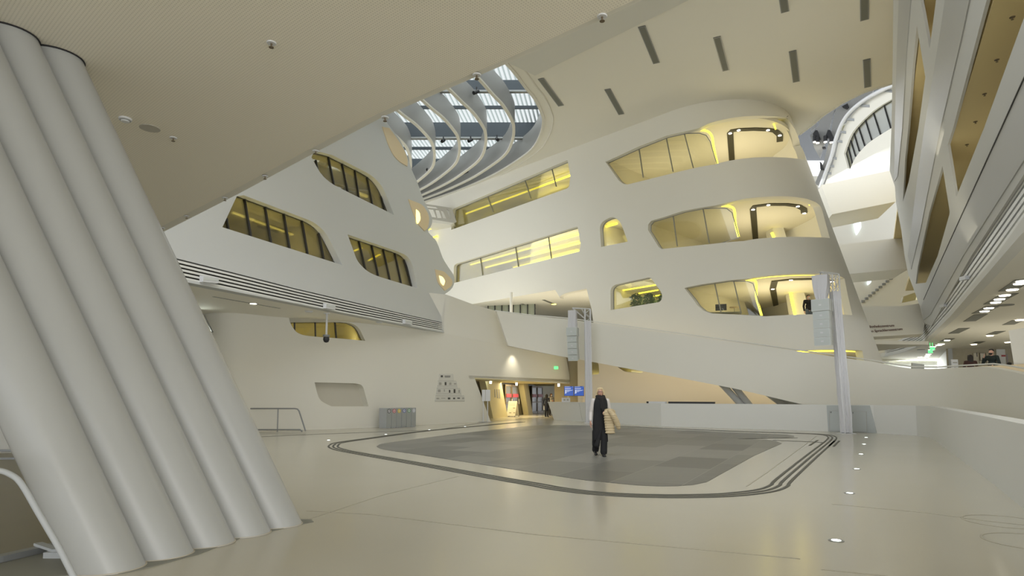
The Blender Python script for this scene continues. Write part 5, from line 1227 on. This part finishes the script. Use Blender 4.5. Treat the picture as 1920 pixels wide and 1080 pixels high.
# ---- notices and doors on the deck core wall
def on_cs(name, u0, v0_, u1, v1_, m, lab, cat='notice', d=-.06):
    a, b_ = at_y(u0, v0_, 49.2), at_y(u1, v1_, 49.2)
    r_ = empty(name, (a.x, cs.at(cs.inv(u0, 670)[0], 3)[1] - .12, b_.z), 0, lab, cat)
    y_ = r_.location.y
    a, b_ = at_y(u0, v0_, y_), at_y(u1, v1_, y_); r_.location.x = a.x; r_.location.z = b_.z
    bm = bmesh.new(); bx(bm, (0, 0, 0), (b_.x - a.x, .05, a.z - b_.z)); obj('board', bm, m, r_); return r_, b_.x - a.x, a.z - b_.z
PAP = mat('paper_cream', (.66, .61, .48), .6)
r_, W_, H_ = on_cs('notice_board', 1825.4, 662, 1836, 682, PAP, 'pale board with the number 1 on the concrete wall')
o = text('number', '1', (W_ * .35, -.01, H_ * .66), .5, 0, BLACK); o.parent = r_
r_, W_, H_ = on_cs('notice_board', 1837, 662, 1848.5, 675.5, PAP, 'framed pale notice right of the number board')
bm = bmesh.new(); tube(bm, [(0, -.01, 0), (W_, -.01, 0), (W_, -.01, H_), (0, -.01, H_)], .03, 4, closed=True); obj('frame', bm, BRASS, r_)
on_cs('notice_board', 1837.5, 677, 1848.5, 683, PAP, 'low pale notice under the framed notice')
on_cs('notice_board', 1850, 662, 1853, 684, PAP, 'narrow pale notice left of the standing man')
r_, W_, H_ = on_cs('wall_panel', 1868, 655, 1896, 682.5, WHITE2, 'large white panel with red lettering beside the pillar', 'panel')
bm = bmesh.new(); bx(bm, (W_ * .33, -.01, H_ * .5), (W_ * .63, 0, H_ * .62)); obj('red_lettering', bm, mat('red_ink', (.45, .08, .08), .6), r_)
bm = bmesh.new(); bx(bm, (W_ * .68, -.03, 0), (W_ * .98, 0, H_ * .68)); obj('poster', bm, mat('mauve_poster', (.34, .30, .32), .6), r_)
a = at_y(1784, 674, 33); b_ = at_y(1797, 690, 33)
root = empty('information_board', (a.x, 33, ZK), 0, 'free-standing white information board on the deck before the concrete wall', 'board')
bm = bmesh.new(); bx(bm, (0, 0, .05), (b_.x - a.x, .06, a.z - ZK)); obj('board', bm, STEELW, root)
bm = bmesh.new(); bx(bm, (.06, -.01, a.z - ZK - .2), (.3, 0, a.z - ZK - .14)); obj('printed_mark', bm, NMD, root); bm = bmesh.new(); bx(bm, (.12, -.01, a.z - ZK - .5), (.22, 0, a.z - ZK - .42)); obj('printed_mark', bm, NMD, root)
bm = bmesh.new(); bx(bm, (0, -.2, 0), (b_.x - a.x, .26, .05)); obj('base', bm, GREY, root)
a = at_y(1712, 682, 29); b_ = at_y(1733, 691, 29)
bm = bmesh.new(); hexa(bm, [at_y(1711, 680.5, 29), at_y(1733, 683, 29), at_y(1733, 738.2, 29), at_y(1709, 738.2, 29)], [q + Vector((0, .1, 0)) for q in [at_y(1711, 680.5, 29), at_y(1733, 683, 29), at_y(1733, 738.2, 29), at_y(1709, 738.2, 29)]])
tag(obj('counter_sign', bm, mat('grey_sign', (.55, .57, .54), .6)), 'grey tilted sign rising above the parapet before the bright end window', 'sign')
# banner stands against the deck side wall
for i, (u, w_) in enumerate(((1763, 2), (1768.5, 2.5), (1774.5, 3), (1778.5, 2.5))):
    p = c2.at(c2.inv(u, 680)[0], ZK); a = at_y(u - w_ / 2, 670, p.y - .5); bm = bmesh.new(); bx(bm, (a.x, p.y - .55, ZK), (a.x + w_ / 1150 * p.y, p.y - .5, ZK + 2.0))
    tag(obj('banner', bm, [BRASS, STEELW, mat('banner_red', (.45, .2, .15), .6), STEELW][i]), 'slim standing banner along the far deck side wall, %s' % ('dark leftmost one', 'white second one', 'reddish third one', 'white rightmost one')[i], 'banner')

# ---- plants behind the lowest rounded window
LEAF = mat('plant_leaf', (.10, .20, .04), .6, noise=.4, nscale=2); POT = mat('planter_white', (.6, .6, .55), .6)
for i, (u, lab) in enumerate(((1166, 'left bushy green plant behind the lowest rounded window'), (1190, 'middle bushy green plant behind the lowest rounded window'), (1216, 'right bushy green plant behind the lowest rounded window'))):
    t, z_ = Bs.inv(u, 572); base = Bs.at(t, z_ - .6, 1.3); root = empty('potted_plant', base, 0, lab, 'plant', 'plants behind the window')
    bm = bmesh.new(); lathe(bm, [(0, 0), (.3, 0), (.38, .45), (.34, .45), (.3, .4), (0, .4)], n=20); obj('planter', bm, POT, root)
    bm = bmesh.new()
    for k in range(420):
        a_ = random.uniform(0, 2 * PI); r2_ = random.uniform(.05, .40) ; zc_ = .45 + random.uniform(0, 1) * (1.05 - r2_ * .6)
        c_ = Vector((math.cos(a_) * r2_, math.sin(a_) * r2_ * .6, zc_)); d_ = Vector((math.cos(a_) + random.uniform(-.5, .5), math.sin(a_) + random.uniform(-.5, .5), random.uniform(-.4, .8))).normalized() * .16
        s_ = d_.cross(Vector((random.random(), random.random(), random.random() + .1))).normalized() * .045
        v_ = [bm.verts.new(q) for q in (c_ - d_ * .5, c_ + s_, c_ + d_ * .6, c_ - s_)]; bm.faces.new(v_)
    obj('foliage', bm, LEAF, root)
# ---- workplace in the lowest open tower floor
zf1 = FL[2][1] - .45
t, _z = Bs.inv(1358, 580); p = Bs.at(t, zf1, 3.0)
p = at_y(1358, 560, 34.3); p.z = zf1
root = empty('work_table', p, math.radians(-12), 'grey work table behind the curved glass of the lowest open tower floor', 'table')
bm = bmesh.new(); bx(bm, (-.85, -.35, .98), (.85, .35, 1.03)); obj('table_top', bm, GREY, root)
for x in (-.8, .8):
    for y in (-.3, .3):
        bm = bmesh.new(); bx(bm, (x - .03, y - .03, 0), (x + .03, y + .03, .98)); obj('leg', bm, GREY, root)
bm = bmesh.new(); bx(bm, (-.2, .28, .4), (.83, .31, .96)); obj('modesty_panel', bm, mat('panel_blue_grey', (.16, .19, .21), .5), root)
root2 = empty('computer_monitor', (p.x - .2, p.y, zf1 + 1.03), math.radians(-25), 'black computer monitor on the work table in the tower', 'monitor')
bm = bmesh.new(); bx(bm, (-.02, -.02, 0), (.02, .02, .2)); bx(bm, (-.12, -.08, 0), (.12, .08, .015)); obj('stand', bm, GREY, root2); bm = bmesh.new(); bx(bm, (-.3, -.03, .12), (.3, .01, .48)); obj('screen', bm, BLACK, root2)
root3 = empty('desk_lamp', (p.x + .55, p.y, zf1 + 1.03), 0, 'small pale desk lamp right of the monitor in the tower', 'lamp')
bm = bmesh.new(); lathe(bm, [(0, 0), (.09, 0), (.09, .015), (.015, .02), (.015, .3), (0, .3)], n=14); obj('stem', bm, GREY, root3); bm = bmesh.new(); lathe(bm, [(0, .28), (.26, .28), (.26, .33), (0, .33)], n=20); obj('lamp_shade', bm, CREAM, root3)

# ================================================================== people
SKIN = mat('skin', (.62, .36, .26), .55)
def ball(bm, c, r, n=14, rot=None):
    if not isinstance(r, (tuple, list)): r = (r, r, r)
    Mx = Matrix.Translation(c)
    if rot: Mx = Mx @ rot
    Mx = Mx @ Matrix.Diagonal((*r, 1))
    m = n // 2 + 1
    top = bm.verts.new(Mx @ Vector((0, 0, 1))); bot = bm.verts.new(Mx @ Vector((0, 0, -1))); rg = []
    for j in range(1, m):
        z, r_ = math.cos(PI * j / m), math.sin(PI * j / m)
        rg.append([bm.verts.new(Mx @ Vector((r_ * math.cos(2 * PI * k / n), r_ * math.sin(2 * PI * k / n), z))) for k in range(n)])
    for k in range(n):
        k2 = (k + 1) % n
        bm.faces.new((top, rg[0][k], rg[0][k2])); bm.faces.new((bot, rg[-1][k2], rg[-1][k]))
        for a_, b_ in zip(rg, rg[1:]): bm.faces.new((a_[k], b_[k], b_[k2], a_[k2]))
def cap(bm, p0, r0, p1, r1, sy=1, n=14):
    p0, p1 = Vector(p0), Vector(p1); k = 5
    for i in range(k + 1):
        f = i / k; ball(bm, p0.lerp(p1, f), (r0 + (r1 - r0) * f,) * 3 if sy == 1 else ((r0 + (r1 - r0) * f), (r0 + (r1 - r0) * f) * sy, (r0 + (r1 - r0) * f)), n)
    tube(bm, [p0, p1], [r0, r1], n, sq=1) if sy == 1 else None
def fuse(name, bm, m, parent, vox=.012, sm=3, smooth=True):
    me = bpy.data.meshes.new(name); bm.to_mesh(me); bm.free()
    o = link(name, me, m, parent)
    r = o.modifiers.new('remesh', 'REMESH'); r.mode = 'VOXEL'; r.voxel_size = vox; r.use_smooth_shade = smooth
    s = o.modifiers.new('smooth', 'SMOOTH'); s.iterations = sm; s.factor = .5
    return o
def hand(bm, w, d, side, curl=.35, palm=Vector((0, 1, 0)), s=1.0):
    """w wrist, d direction of the fingers, palm = direction the palm faces, side = direction of the thumb side"""
    d = Vector(d).normalized(); side = Vector(side).normalized(); pn = Vector(palm).normalized()
    for k in range(4):
        c = w + d * (.02 + .02 * k) * s
        for j in (-1, 0, 1): ball(bm, c + side * j * .022 * s, (.018 * s,) * 3, 8)
    for i, L in enumerate((.072, .08, .075, .058)):
        b = w + d * .088 * s + side * (.030 - i * .020) * s; dd = d.copy(); p = b
        for seg in (.42, .32, .26):
            q = p + dd * L * seg * s; cap(bm, p, .0105 * s, q, .0095 * s, n=8); p = q; dd = (dd + pn * curl).normalized()
    b = w + d * .03 * s + side * .038 * s; q = b + (d * .6 + side * .75).normalized() * .04 * s; cap(bm, b, .014 * s, q, .0115 * s, n=8)
    cap(bm, q, .0115 * s, q + (d * .9 + side * .2 + pn * .3).normalized() * .032 * s, .010 * s, n=8)
def head(root, bmb, c, yaw, s=1.0, hair=None, hairm=None, glasses=False, mask=False, detail=True, beard=False):
    """adds head volume to bmb (body) and face/hair parts to root; looks along -Y turned by yaw"""
    R = Matrix.Rotation(yaw, 4, 'Z')
    P = lambda x, y, z: c + (R @ Vector((x, y, z))) * s
    ball(bmb, P(0, .012, .015), (.074 * s, .094 * s, .098 * s), 20, R); ball(bmb, P(0, -.018, -.05), (.055 * s, .066 * s, .064 * s), 16, R)
    ball(bmb, P(0, -.05, -.088), (.026 * s, .025 * s, .02 * s), 10, R)
    cap(bmb, P(0, -.088, .008), .010 * s, P(0, -.105, -.025), .015 * s, n=8)
    for sx in (-1, 1):
        ball(bmb, P(sx * .078, .012, -.008), (.012 * s, .022 * s, .032 * s), 10, R)
        ball(bmb, P(sx * .035, -.068, -.03), (.022 * s, .018 * s, .02 * s), 10, R)
    parts = []
    if detail:
        for sx in (-1, 1):
            bm = bmesh.new(); ball(bm, P(sx * .030, -.078, .008), (.013 * s, .009 * s, .009 * s), 10, R); parts.append(obj('eye', bm, STEELW, root, smooth=80))
            bm = bmesh.new(); ball(bm, P(sx * .030, -.086, .008), (.006 * s, .004 * s, .006 * s), 8, R); e = obj('iris', bm, BLACK, root, smooth=80)
            bm = bmesh.new(); cap(bm, P(sx * .016, -.086, .030), .004 * s, P(sx * .046, -.080, .030), .003 * s, n=6); obj('eyebrow', bm, hairm, root)
        bm = bmesh.new(); ball(bm, P(0, -.085, -.056), (.024 * s, .008 * s, .007 * s), 12, R); obj('mouth', bm, mat('lips', (.42, .14, .12), .5) if 'lips' not in MATS else MATS['lips'], root, smooth=80)
    if glasses:
        gl = bmesh.new()
        for sx in (-1, 1):
            tube(gl, [P(sx * .033 + .026 * math.cos(a * PI / 8), -.098, .006 + .018 * math.sin(a * PI / 8)) for a in range(16)], .0032 * s, 6, closed=True)
            tube(gl, [P(sx * .058, -.096, .010), P(sx * .080, .0, .008)], .003 * s, 6)
        tube(gl, [P(-.008, -.099, .008), P(.008, -.099, .008)], .003 * s, 6); obj('glasses', gl, MATS.get('glasses_frame') or mat('glasses_frame', (.12, .03, .04), .4), root)
    if mask:
        bm = bmesh.new(); ball(bm, P(0, -.055, -.055), (.062 * s, .056 * s, .045 * s), 14, R); obj('face_mask', bm, STEELW, root, smooth=80)
    if beard:
        bm = bmesh.new(); ball(bm, P(0, -.04, -.07), (.062 * s, .062 * s, .045 * s), 14, R); obj('beard', bm, hairm, root, smooth=80)
    if hair:
        bm = bmesh.new()
        ball(bm, P(0, .035, .035), (.086 * s, .092 * s, .096 * s), 18, R); ball(bm, P(0, -.012, .083), (.068 * s, .070 * s, .036 * s), 16, R)
        if hair in ('bob', 'long'):
            L = -.14 if hair == 'bob' else -.34
            for sx in (-1, 1):
                cap(bm, P(sx * .052, -.038, .085), .026 * s, P(sx * .083, -.022, -.01), .024 * s, n=10)
                cap(bm, P(sx * .084, -.012, .0), .025 * s, P(sx * .088, .0, L * .72), .026 * s, n=10); cap(bm, P(sx * .078, .03, .02), .034 * s, P(sx * .076, .04, L), .03 * s, n=10)
            cap(bm, P(-.03, .075, .02), .05 * s, P(-.03, .08, L), .036 * s); cap(bm, P(.03, .075, .02), .05 * s, P(.03, .08, L), .036 * s)
        fuse('hair', bm, hairm, root, .009 * s if detail else .014, 3)

# ---------- the woman crossing the stone field
gp = at_z(1127, 854.5)
W = empty('person', gp, 0, 'woman with blond hair and glasses in a black sleeveless coat walking across the stone field', 'person')
BLK = mat('black_cloth', (.012, .012, .013), .85, bump=.3, bscale=60); CRM = mat('white_knit', (.66, .62, .58), .8); BLOND = mat('blond_hair', (.60, .48, .28), .6, noise=.25, nscale=30)
# joints (x right in picture, -y towards the camera)
hipL, hipR = Vector((-.085, 0, .88)), Vector((.085, 0, .88))
kneeL, kneeR = Vector((-.10, .03, .48)), Vector((.065, -.12, .47)); ankL, ankR = Vector((-.115, .20, .12)), Vector((.045, -.16, .075))
shL, shR = Vector((-.175, 0, 1.39)), Vector((.175, 0, 1.39)); elL, elR = Vector((-.235, .05, 1.10)), Vector((.235, .06, 1.12)); wrL, wrR = Vector((-.262, -.03, .87)), Vector((.17, -.20, 1.10))
bm = bmesh.new()
hc = Vector((.0, -.01, 1.605))
head(W, bm, hc, math.radians(-12), 1.0, 'bob', BLOND, glasses=True)
cap(bm, (0, .01, 1.42), .052, (0, 0, 1.53), .05)
for c, r in (((0, 0, 1.33), (.15, .095, .11)), ((0, 0, 1.15), (.125, .085, .14)), ((0, 0, .95), (.155, .10, .13))): ball(bm, Vector(c), r, 18)
for a, b, c in ((shL, elL, wrL), (shR, elR, wrR)): cap(bm, a, .047, b, .038); cap(bm, b, .038, c, .024)
for a, b, c in ((hipL, kneeL, ankL), (hipR, kneeR, ankR)): cap(bm, a, .082, b, .052); cap(bm, b, .052, c, .036)
for a in (ankL, ankR): cap(bm, a, .034, a + Vector((0, -.09, -.05)), .022)
hand(bm, wrL, (-.02, -.25, -1), (.25, -1, -.1), .35, Vector((1, 0, 0)))
hand(bm, wrR, (-1, -.35, -.1), (0, -.2, 1), .45, Vector((0, .3, -1)))
fuse('body', bm, SKIN, W, .0085, 2)
# white jumper sleeves
bm = bmesh.new(); cap(bm, shL, .062, elL, .054); cap(bm, elL, .054, wrL + (elL - wrL) * .12, .044); cap(bm, shR, .062, elR, .054); cap(bm, elR, .054, wrR + (elR - wrR) * .2, .046); cap(bm, shL, .06, shR, .06); fuse('jumper', bm, CRM, W, .012, 2)
# long sleeveless coat
bm = bmesh.new(); n = 40; rings = []
prof = [(1.455, .10, .08, 0), (1.44, .15, .10, 0), (1.40, .185, .115, 0), (1.30, .185, .125, 0), (1.15, .175, .12, 0), (1.0, .185, .13, -.005), (.85, .195, .145, -.01), (.7, .19, .15, -.015), (.55, .185, .155, -.02), (.40, .175, .16, -.025)]
for z, rx, ry, dx in prof:
    ring = []
    for k in range(n):
        a_ = 2 * PI * k / n; fold = 1 + .05 * math.sin(5 * a_ + z * 3) * max(0, (1.2 - z))
        ring.append(bm.verts.new((math.cos(a_) * rx * fold + dx, math.sin(a_) * ry * fold, z)))
    rings.append(ring)
for a_, b2 in zip(rings, rings[1:]):
    for k in range(n): bm.faces.new((a_[k], b2[k], b2[(k + 1) % n], a_[(k + 1) % n]))
bm.faces.new(rings[0]); bm.faces.new(rings[-1][::-1])
obj('sleeveless_coat', bm, BLK, W, smooth=70)
bm = bmesh.new(); cap(bm, (-.03, -.15, .60), .03, (-.12, -.15, .28), .07); cap(bm, (-.12, .0, .6), .1, (-.13, .08, .27), .085); cap(bm, (.13, .06, .5), .06, (.17, .10, .36), .03); fuse('coat_hem', bm, BLK, W, .014, 2)
# trousers
bm = bmesh.new(); cap(bm, hipL, .11, kneeL, .082); cap(bm, kneeL, .082, ankL + Vector((.0, -.01, .02)), .088); cap(bm, hipR, .11, kneeR, .085); cap(bm, kneeR, .085, ankR + Vector((0, 0, .035)), .088); fuse('trousers', bm, BLK, W, .013, 2)
# scarf
bm = bmesh.new()
for k in range(14):
    a_ = 2 * PI * k / 14; ball(bm, Vector((math.cos(a_) * .085, math.sin(a_) * .075 - .005, 1.485 + .012 * math.sin(k * 2.1))), (.045, .042, .042), 10)
for k in range(10):
    a_ = 2 * PI * k / 10; ball(bm, Vector((math.cos(a_) * .10, math.sin(a_) * .085 - .01, 1.44 + .01 * math.cos(k * 1.7))), (.045, .04, .03), 10)
cap(bm, (.03, -.11, 1.44), .04, (.055, -.14, 1.15), .045); cap(bm, (-.01, -.10, 1.42), .03, (.0, -.135, 1.2), .03)
fuse('scarf', bm, mat('black_scarf', (.02, .018, .018), .95, bump=.5, bscale=90), W, .011, 2)
# shoes
SHOE = mat('black_leather', (.015, .015, .017), .35)
for a, up_ in ((ankL, .35), (ankR, -.12)):
    bm = bmesh.new(); base = Vector((a.x, a.y, 0)); heel = a + Vector((0, .03, -.055)); toe = a + Vector((-.01, -.17, -.055 - up_ * .06)); toe.z = max(toe.z, .03)
    cap(bm, heel, .042, toe, .040); ball(bm, toe + Vector((0, -.02, -.004)), (.048, .055, .028), 12); cap(bm, a + Vector((0, .0, .05)), .056, heel, .044); cap(bm, a + Vector((0, .0, .02)), .05, toe + Vector((0, .05, .0)), .04)
    fuse('shoe', bm, SHOE, W, .009, 2)
# the quilted coat over her forearm
QC = bpy.data.materials.new('quilted_beige'); QC.use_nodes = True; nt = QC.node_tree; b = nt.nodes['Principled BSDF']; b.inputs['Base Color'].default_value = (.56, .45, .27, 1); b.inputs['Roughness'].default_value = .5
tc = nt.nodes.new('ShaderNodeTexCoord'); wv = nt.nodes.new('ShaderNodeTexWave'); wv.bands_direction = 'Z'; wv.inputs['Scale'].default_value = 7; wv.inputs['Distortion'].default_value = 1.2; bp = nt.nodes.new('ShaderNodeBump'); bp.inputs['Strength'].default_value = .35; bp.inputs['Distance'].default_value = .02
nt.links.new(tc.outputs['Object'], wv.inputs['Vector']); nt.links.new(wv.outputs['Fac'], bp.inputs['Height']); nt.links.new(bp.outputs['Normal'], b.inputs['Normal'])
QR = empty('quilted_coat', gp + Vector((.2, -.15, 1.1)), 0, 'beige quilted coat hung over the walking woman\'s forearm', 'coat')
bm = bmesh.new(); J = lambda x, y, z: Vector((x - .2, y + .15, z - 1.1))
for k in range(9):
    z = 1.10 - k * .063; ball(bm, J(.17 + .004 * k, -.235, z), (.145 - .002 * k, .06 + .01 * math.sin(k), .042), 14)
    ball(bm, J(.20, -.12, z + .03), (.13, .07, .045), 14)
cap(bm, J(.06, -.23, 1.08), .04, J(.30, -.16, 1.11), .055)
ball(bm, J(.19, -.20, 1.15), (.13, .09, .045), 12)
fuse('coat_body', bm, QC, QR, .014, 1)
bm = bmesh.new(); pts = [J(.20, -.28, 1.13), J(.27, -.30, 1.03), J(.34, -.29, .90), J(.39, -.27, .78), J(.41, -.26, .715)]
for a, b_, r in zip(pts, pts[1:], (.07, .08, .075, .06)): cap(bm, a, r, b_, r - .006)
fuse('sleeve', bm, QC, QR, .014, 1)

# ---------- smaller people
def small_person(loc, rz, lab, topc, legc, hairc, hair='short', H=1.72, arms='down', mask=False, bag=None, coat=False, beard=False):
    s = H / 1.72; R_ = empty('person', loc, rz, lab, 'person'); k = lambda x, y, z: Vector((x, y, z)) * s
    hm = MATS.get('hair_' + hairc[0]) or mat('hair_' + hairc[0], hairc[1], .6)
    bm = bmesh.new(); head(R_, bm, k(0, -.02, 1.60), .2, s, hair, hm, mask=mask, detail=False, beard=beard)
    cap(bm, k(0, .01, 1.42), .052 * s, k(0, 0, 1.53), .05 * s)
    for c, r in (((0, 0, 1.32), (.165, .10, .12)), ((0, 0, 1.14), (.14, .09, .15)), ((0, 0, .95), (.155, .10, .13))): ball(bm, k(*c), [q * s for q in r], 14)
    A = {'down': ((-.2, 0, 1.40), (-.25, .03, 1.12), (-.26, -.05, .86), (.2, 0, 1.40), (.25, .03, 1.12), (.26, -.05, .86)),
         'phone': ((-.2, 0, 1.40), (-.27, -.12, 1.16), (-.12, -.25, 1.38), (.2, 0, 1.40), (.27, 0, 1.14), (.2, -.22, 1.05)),
         'fold': ((-.2, 0, 1.40), (-.27, -.02, 1.12), (-.04, -.25, 1.12), (.2, 0, 1.40), (.27, -.02, 1.12), (.05, -.25, 1.15))}[arms]
    A = [k(*q) for q in A]
    for i in (0, 3):
        cap(bm, A[i], .048 * s, A[i + 1], .04 * s, n=10); cap(bm, A[i + 1], .04 * s, A[i + 2], .026 * s, n=10)
        hand(bm, A[i + 2], (A[i + 2] - A[i + 1]), (0, -1, .01) if arms == 'down' else (0, .2, 1), .4, Vector((1 if i == 0 else -1, 0, 0)), s)
    L = [k(-.09, 0, .9), k(-.10, -.02, .48), k(-.10, .04, .08), k(.09, 0, .9), k(.10, -.05, .48), k(.11, 0, .08)]
    for i in (0, 3): cap(bm, L[i], .085 * s, L[i + 1], .055 * s, n=10); cap(bm, L[i + 1], .055 * s, L[i + 2], .036 * s, n=10); cap(bm, L[i + 2], .035, L[i + 2] + k(0, -.12, -.04), .03, n=10)
    fuse('body', bm, SKIN, R_, .012, 1)
    bm = bmesh.new(); z0 = .62 if coat else .92
    for c, r in (((0, 0, 1.33), (.185, .12, .12)), ((0, 0, 1.12), (.165, .115, .17)), ((0, 0, .98), (.175, .12, .13))): ball(bm, k(*c), [q * s for q in r], 14)
    if coat: cap(bm, k(0, 0, .95), .165 * s, k(0, 0, z0), .17 * s, sy=.75)
    cap(bm, k(-.17, 0, 1.40), .065 * s, k(.17, 0, 1.40), .065 * s)
    for i in (0, 3): cap(bm, A[i], .064 * s, A[i + 1], .055 * s, n=10); cap(bm, A[i + 1], .055 * s, A[i + 2] + (A[i + 1] - A[i + 2]) * .1, .045 * s, n=10)
    fuse('jacket' if coat else 'top', bm, topc, R_, .017, 2)
    bm = bmesh.new()
    for i in (0, 3): cap(bm, L[i] + k(0, 0, .02), .105 * s, L[i + 1], .075 * s, n=10); cap(bm, L[i + 1], .075 * s, L[i + 2] + k(0, 0, .03), .06 * s, n=10)
    fuse('trousers', bm, legc, R_, .017, 2)
    bm = bmesh.new()
    for i in (2, 5): cap(bm, L[i] + k(0, .03, -.03), .042, L[i] + k(0, -.15, -.035), .038, n=10)
    fuse('shoes', bm, SHOE, R_, .014, 1)
    return R_
NAVY = mat('navy_cloth', (.015, .02, .04), .8); MAROON = mat('maroon_cloth', (.06, .025, .02), .8); DKG = mat('dark_green_cloth', (.012, .02, .018), .8); GRY = mat('pale_grey_cloth', (.45, .43, .40), .8); JEAN = mat('grey_jeans', (.10, .12, .14), .8)
g = at_z(1025, 781.6)
small_person(g, math.radians(150), 'person with long dark hair in a dark jacket standing at the slanted desk end', NAVY, BLK, ('dark', (.02, .015, .012)), 'long', 1.66, 'down', coat=True)
bm = bmesh.new(); o = None; bx(bm, (-.03, -.05, -.28), (.03, .05, 0)); o = tag(obj('bottle', bm, STEELW), 'pale narrow bottle held at the hip of the person at the desk', 'bottle'); bm = None; o.location = g + Vector((-.20, -.22, .78))
g2_ = at_z(1033.5, 779.5)
small_person(g2_, math.radians(20), 'person in a pale fluffy jacket behind the dark-haired visitor near the desk', GRY, BLK, ('brown', (.06, .035, .02)), 'long', 1.72, 'fold', mask=True)
# man in black at the lowest open tower floor
q = at_y(1517, 590, 32.7); q.z = FL[2][1] - .45
small_person(q, 0, 'masked man in a black top standing in the lowest open floor of the tower', BLK, JEAN, ('black', (.015, .012, .01)), 'short', 1.78 , 'down', mask=True)
q = at_y(1509.5, 445, 35); q.z = FL[1][1] - .95
small_person(q + Vector((0, 0, -.15)), 0, 'person in white with dark hair leaning at the middle tower floor balcony', STEELW, JEAN, ('dark', (.02, .015, .012)), 'short', 1.66, 'down', mask=True)
q = at_y(1487.5, 445, 35.4); q.z = FL[1][1] - .95
small_person(q + Vector((0, 0, -.32)), 0, 'person with only the head showing over the middle tower balcony', CRM, JEAN, ('dark', (.02, .015, .012)), 'short', 1.62, 'down')
# people on the right deck
q = at_y(1861, 690, 24.6); q.z = ZK
small_person(q, math.radians(-75), 'man in a dark jacket holding a hand to his face on the right deck', DKG, BLK, ('black', (.015, .012, .01)), 'short', 1.78, 'phone', coat=True, beard=True)
q = at_y(1821, 700, 27); q.z = ZK
o = small_person(q, math.radians(170), 'person in a maroon coat with long dark hair sitting low behind the deck parapet', MAROON, BLK, ('dark', (.02, .015, .012)), 'long', 1.70, 'fold', coat=True)
q = at_y(1893, 690, 25.4); q.z = ZK - .02
small_person(q + Vector((0, 0, -.45)), math.radians(90), 'dark figure mostly hidden behind the leaning white pillar on the deck', BLK, BLK, ('black', (.015, .012, .01)), 'short', 1.75, 'down', coat=True)
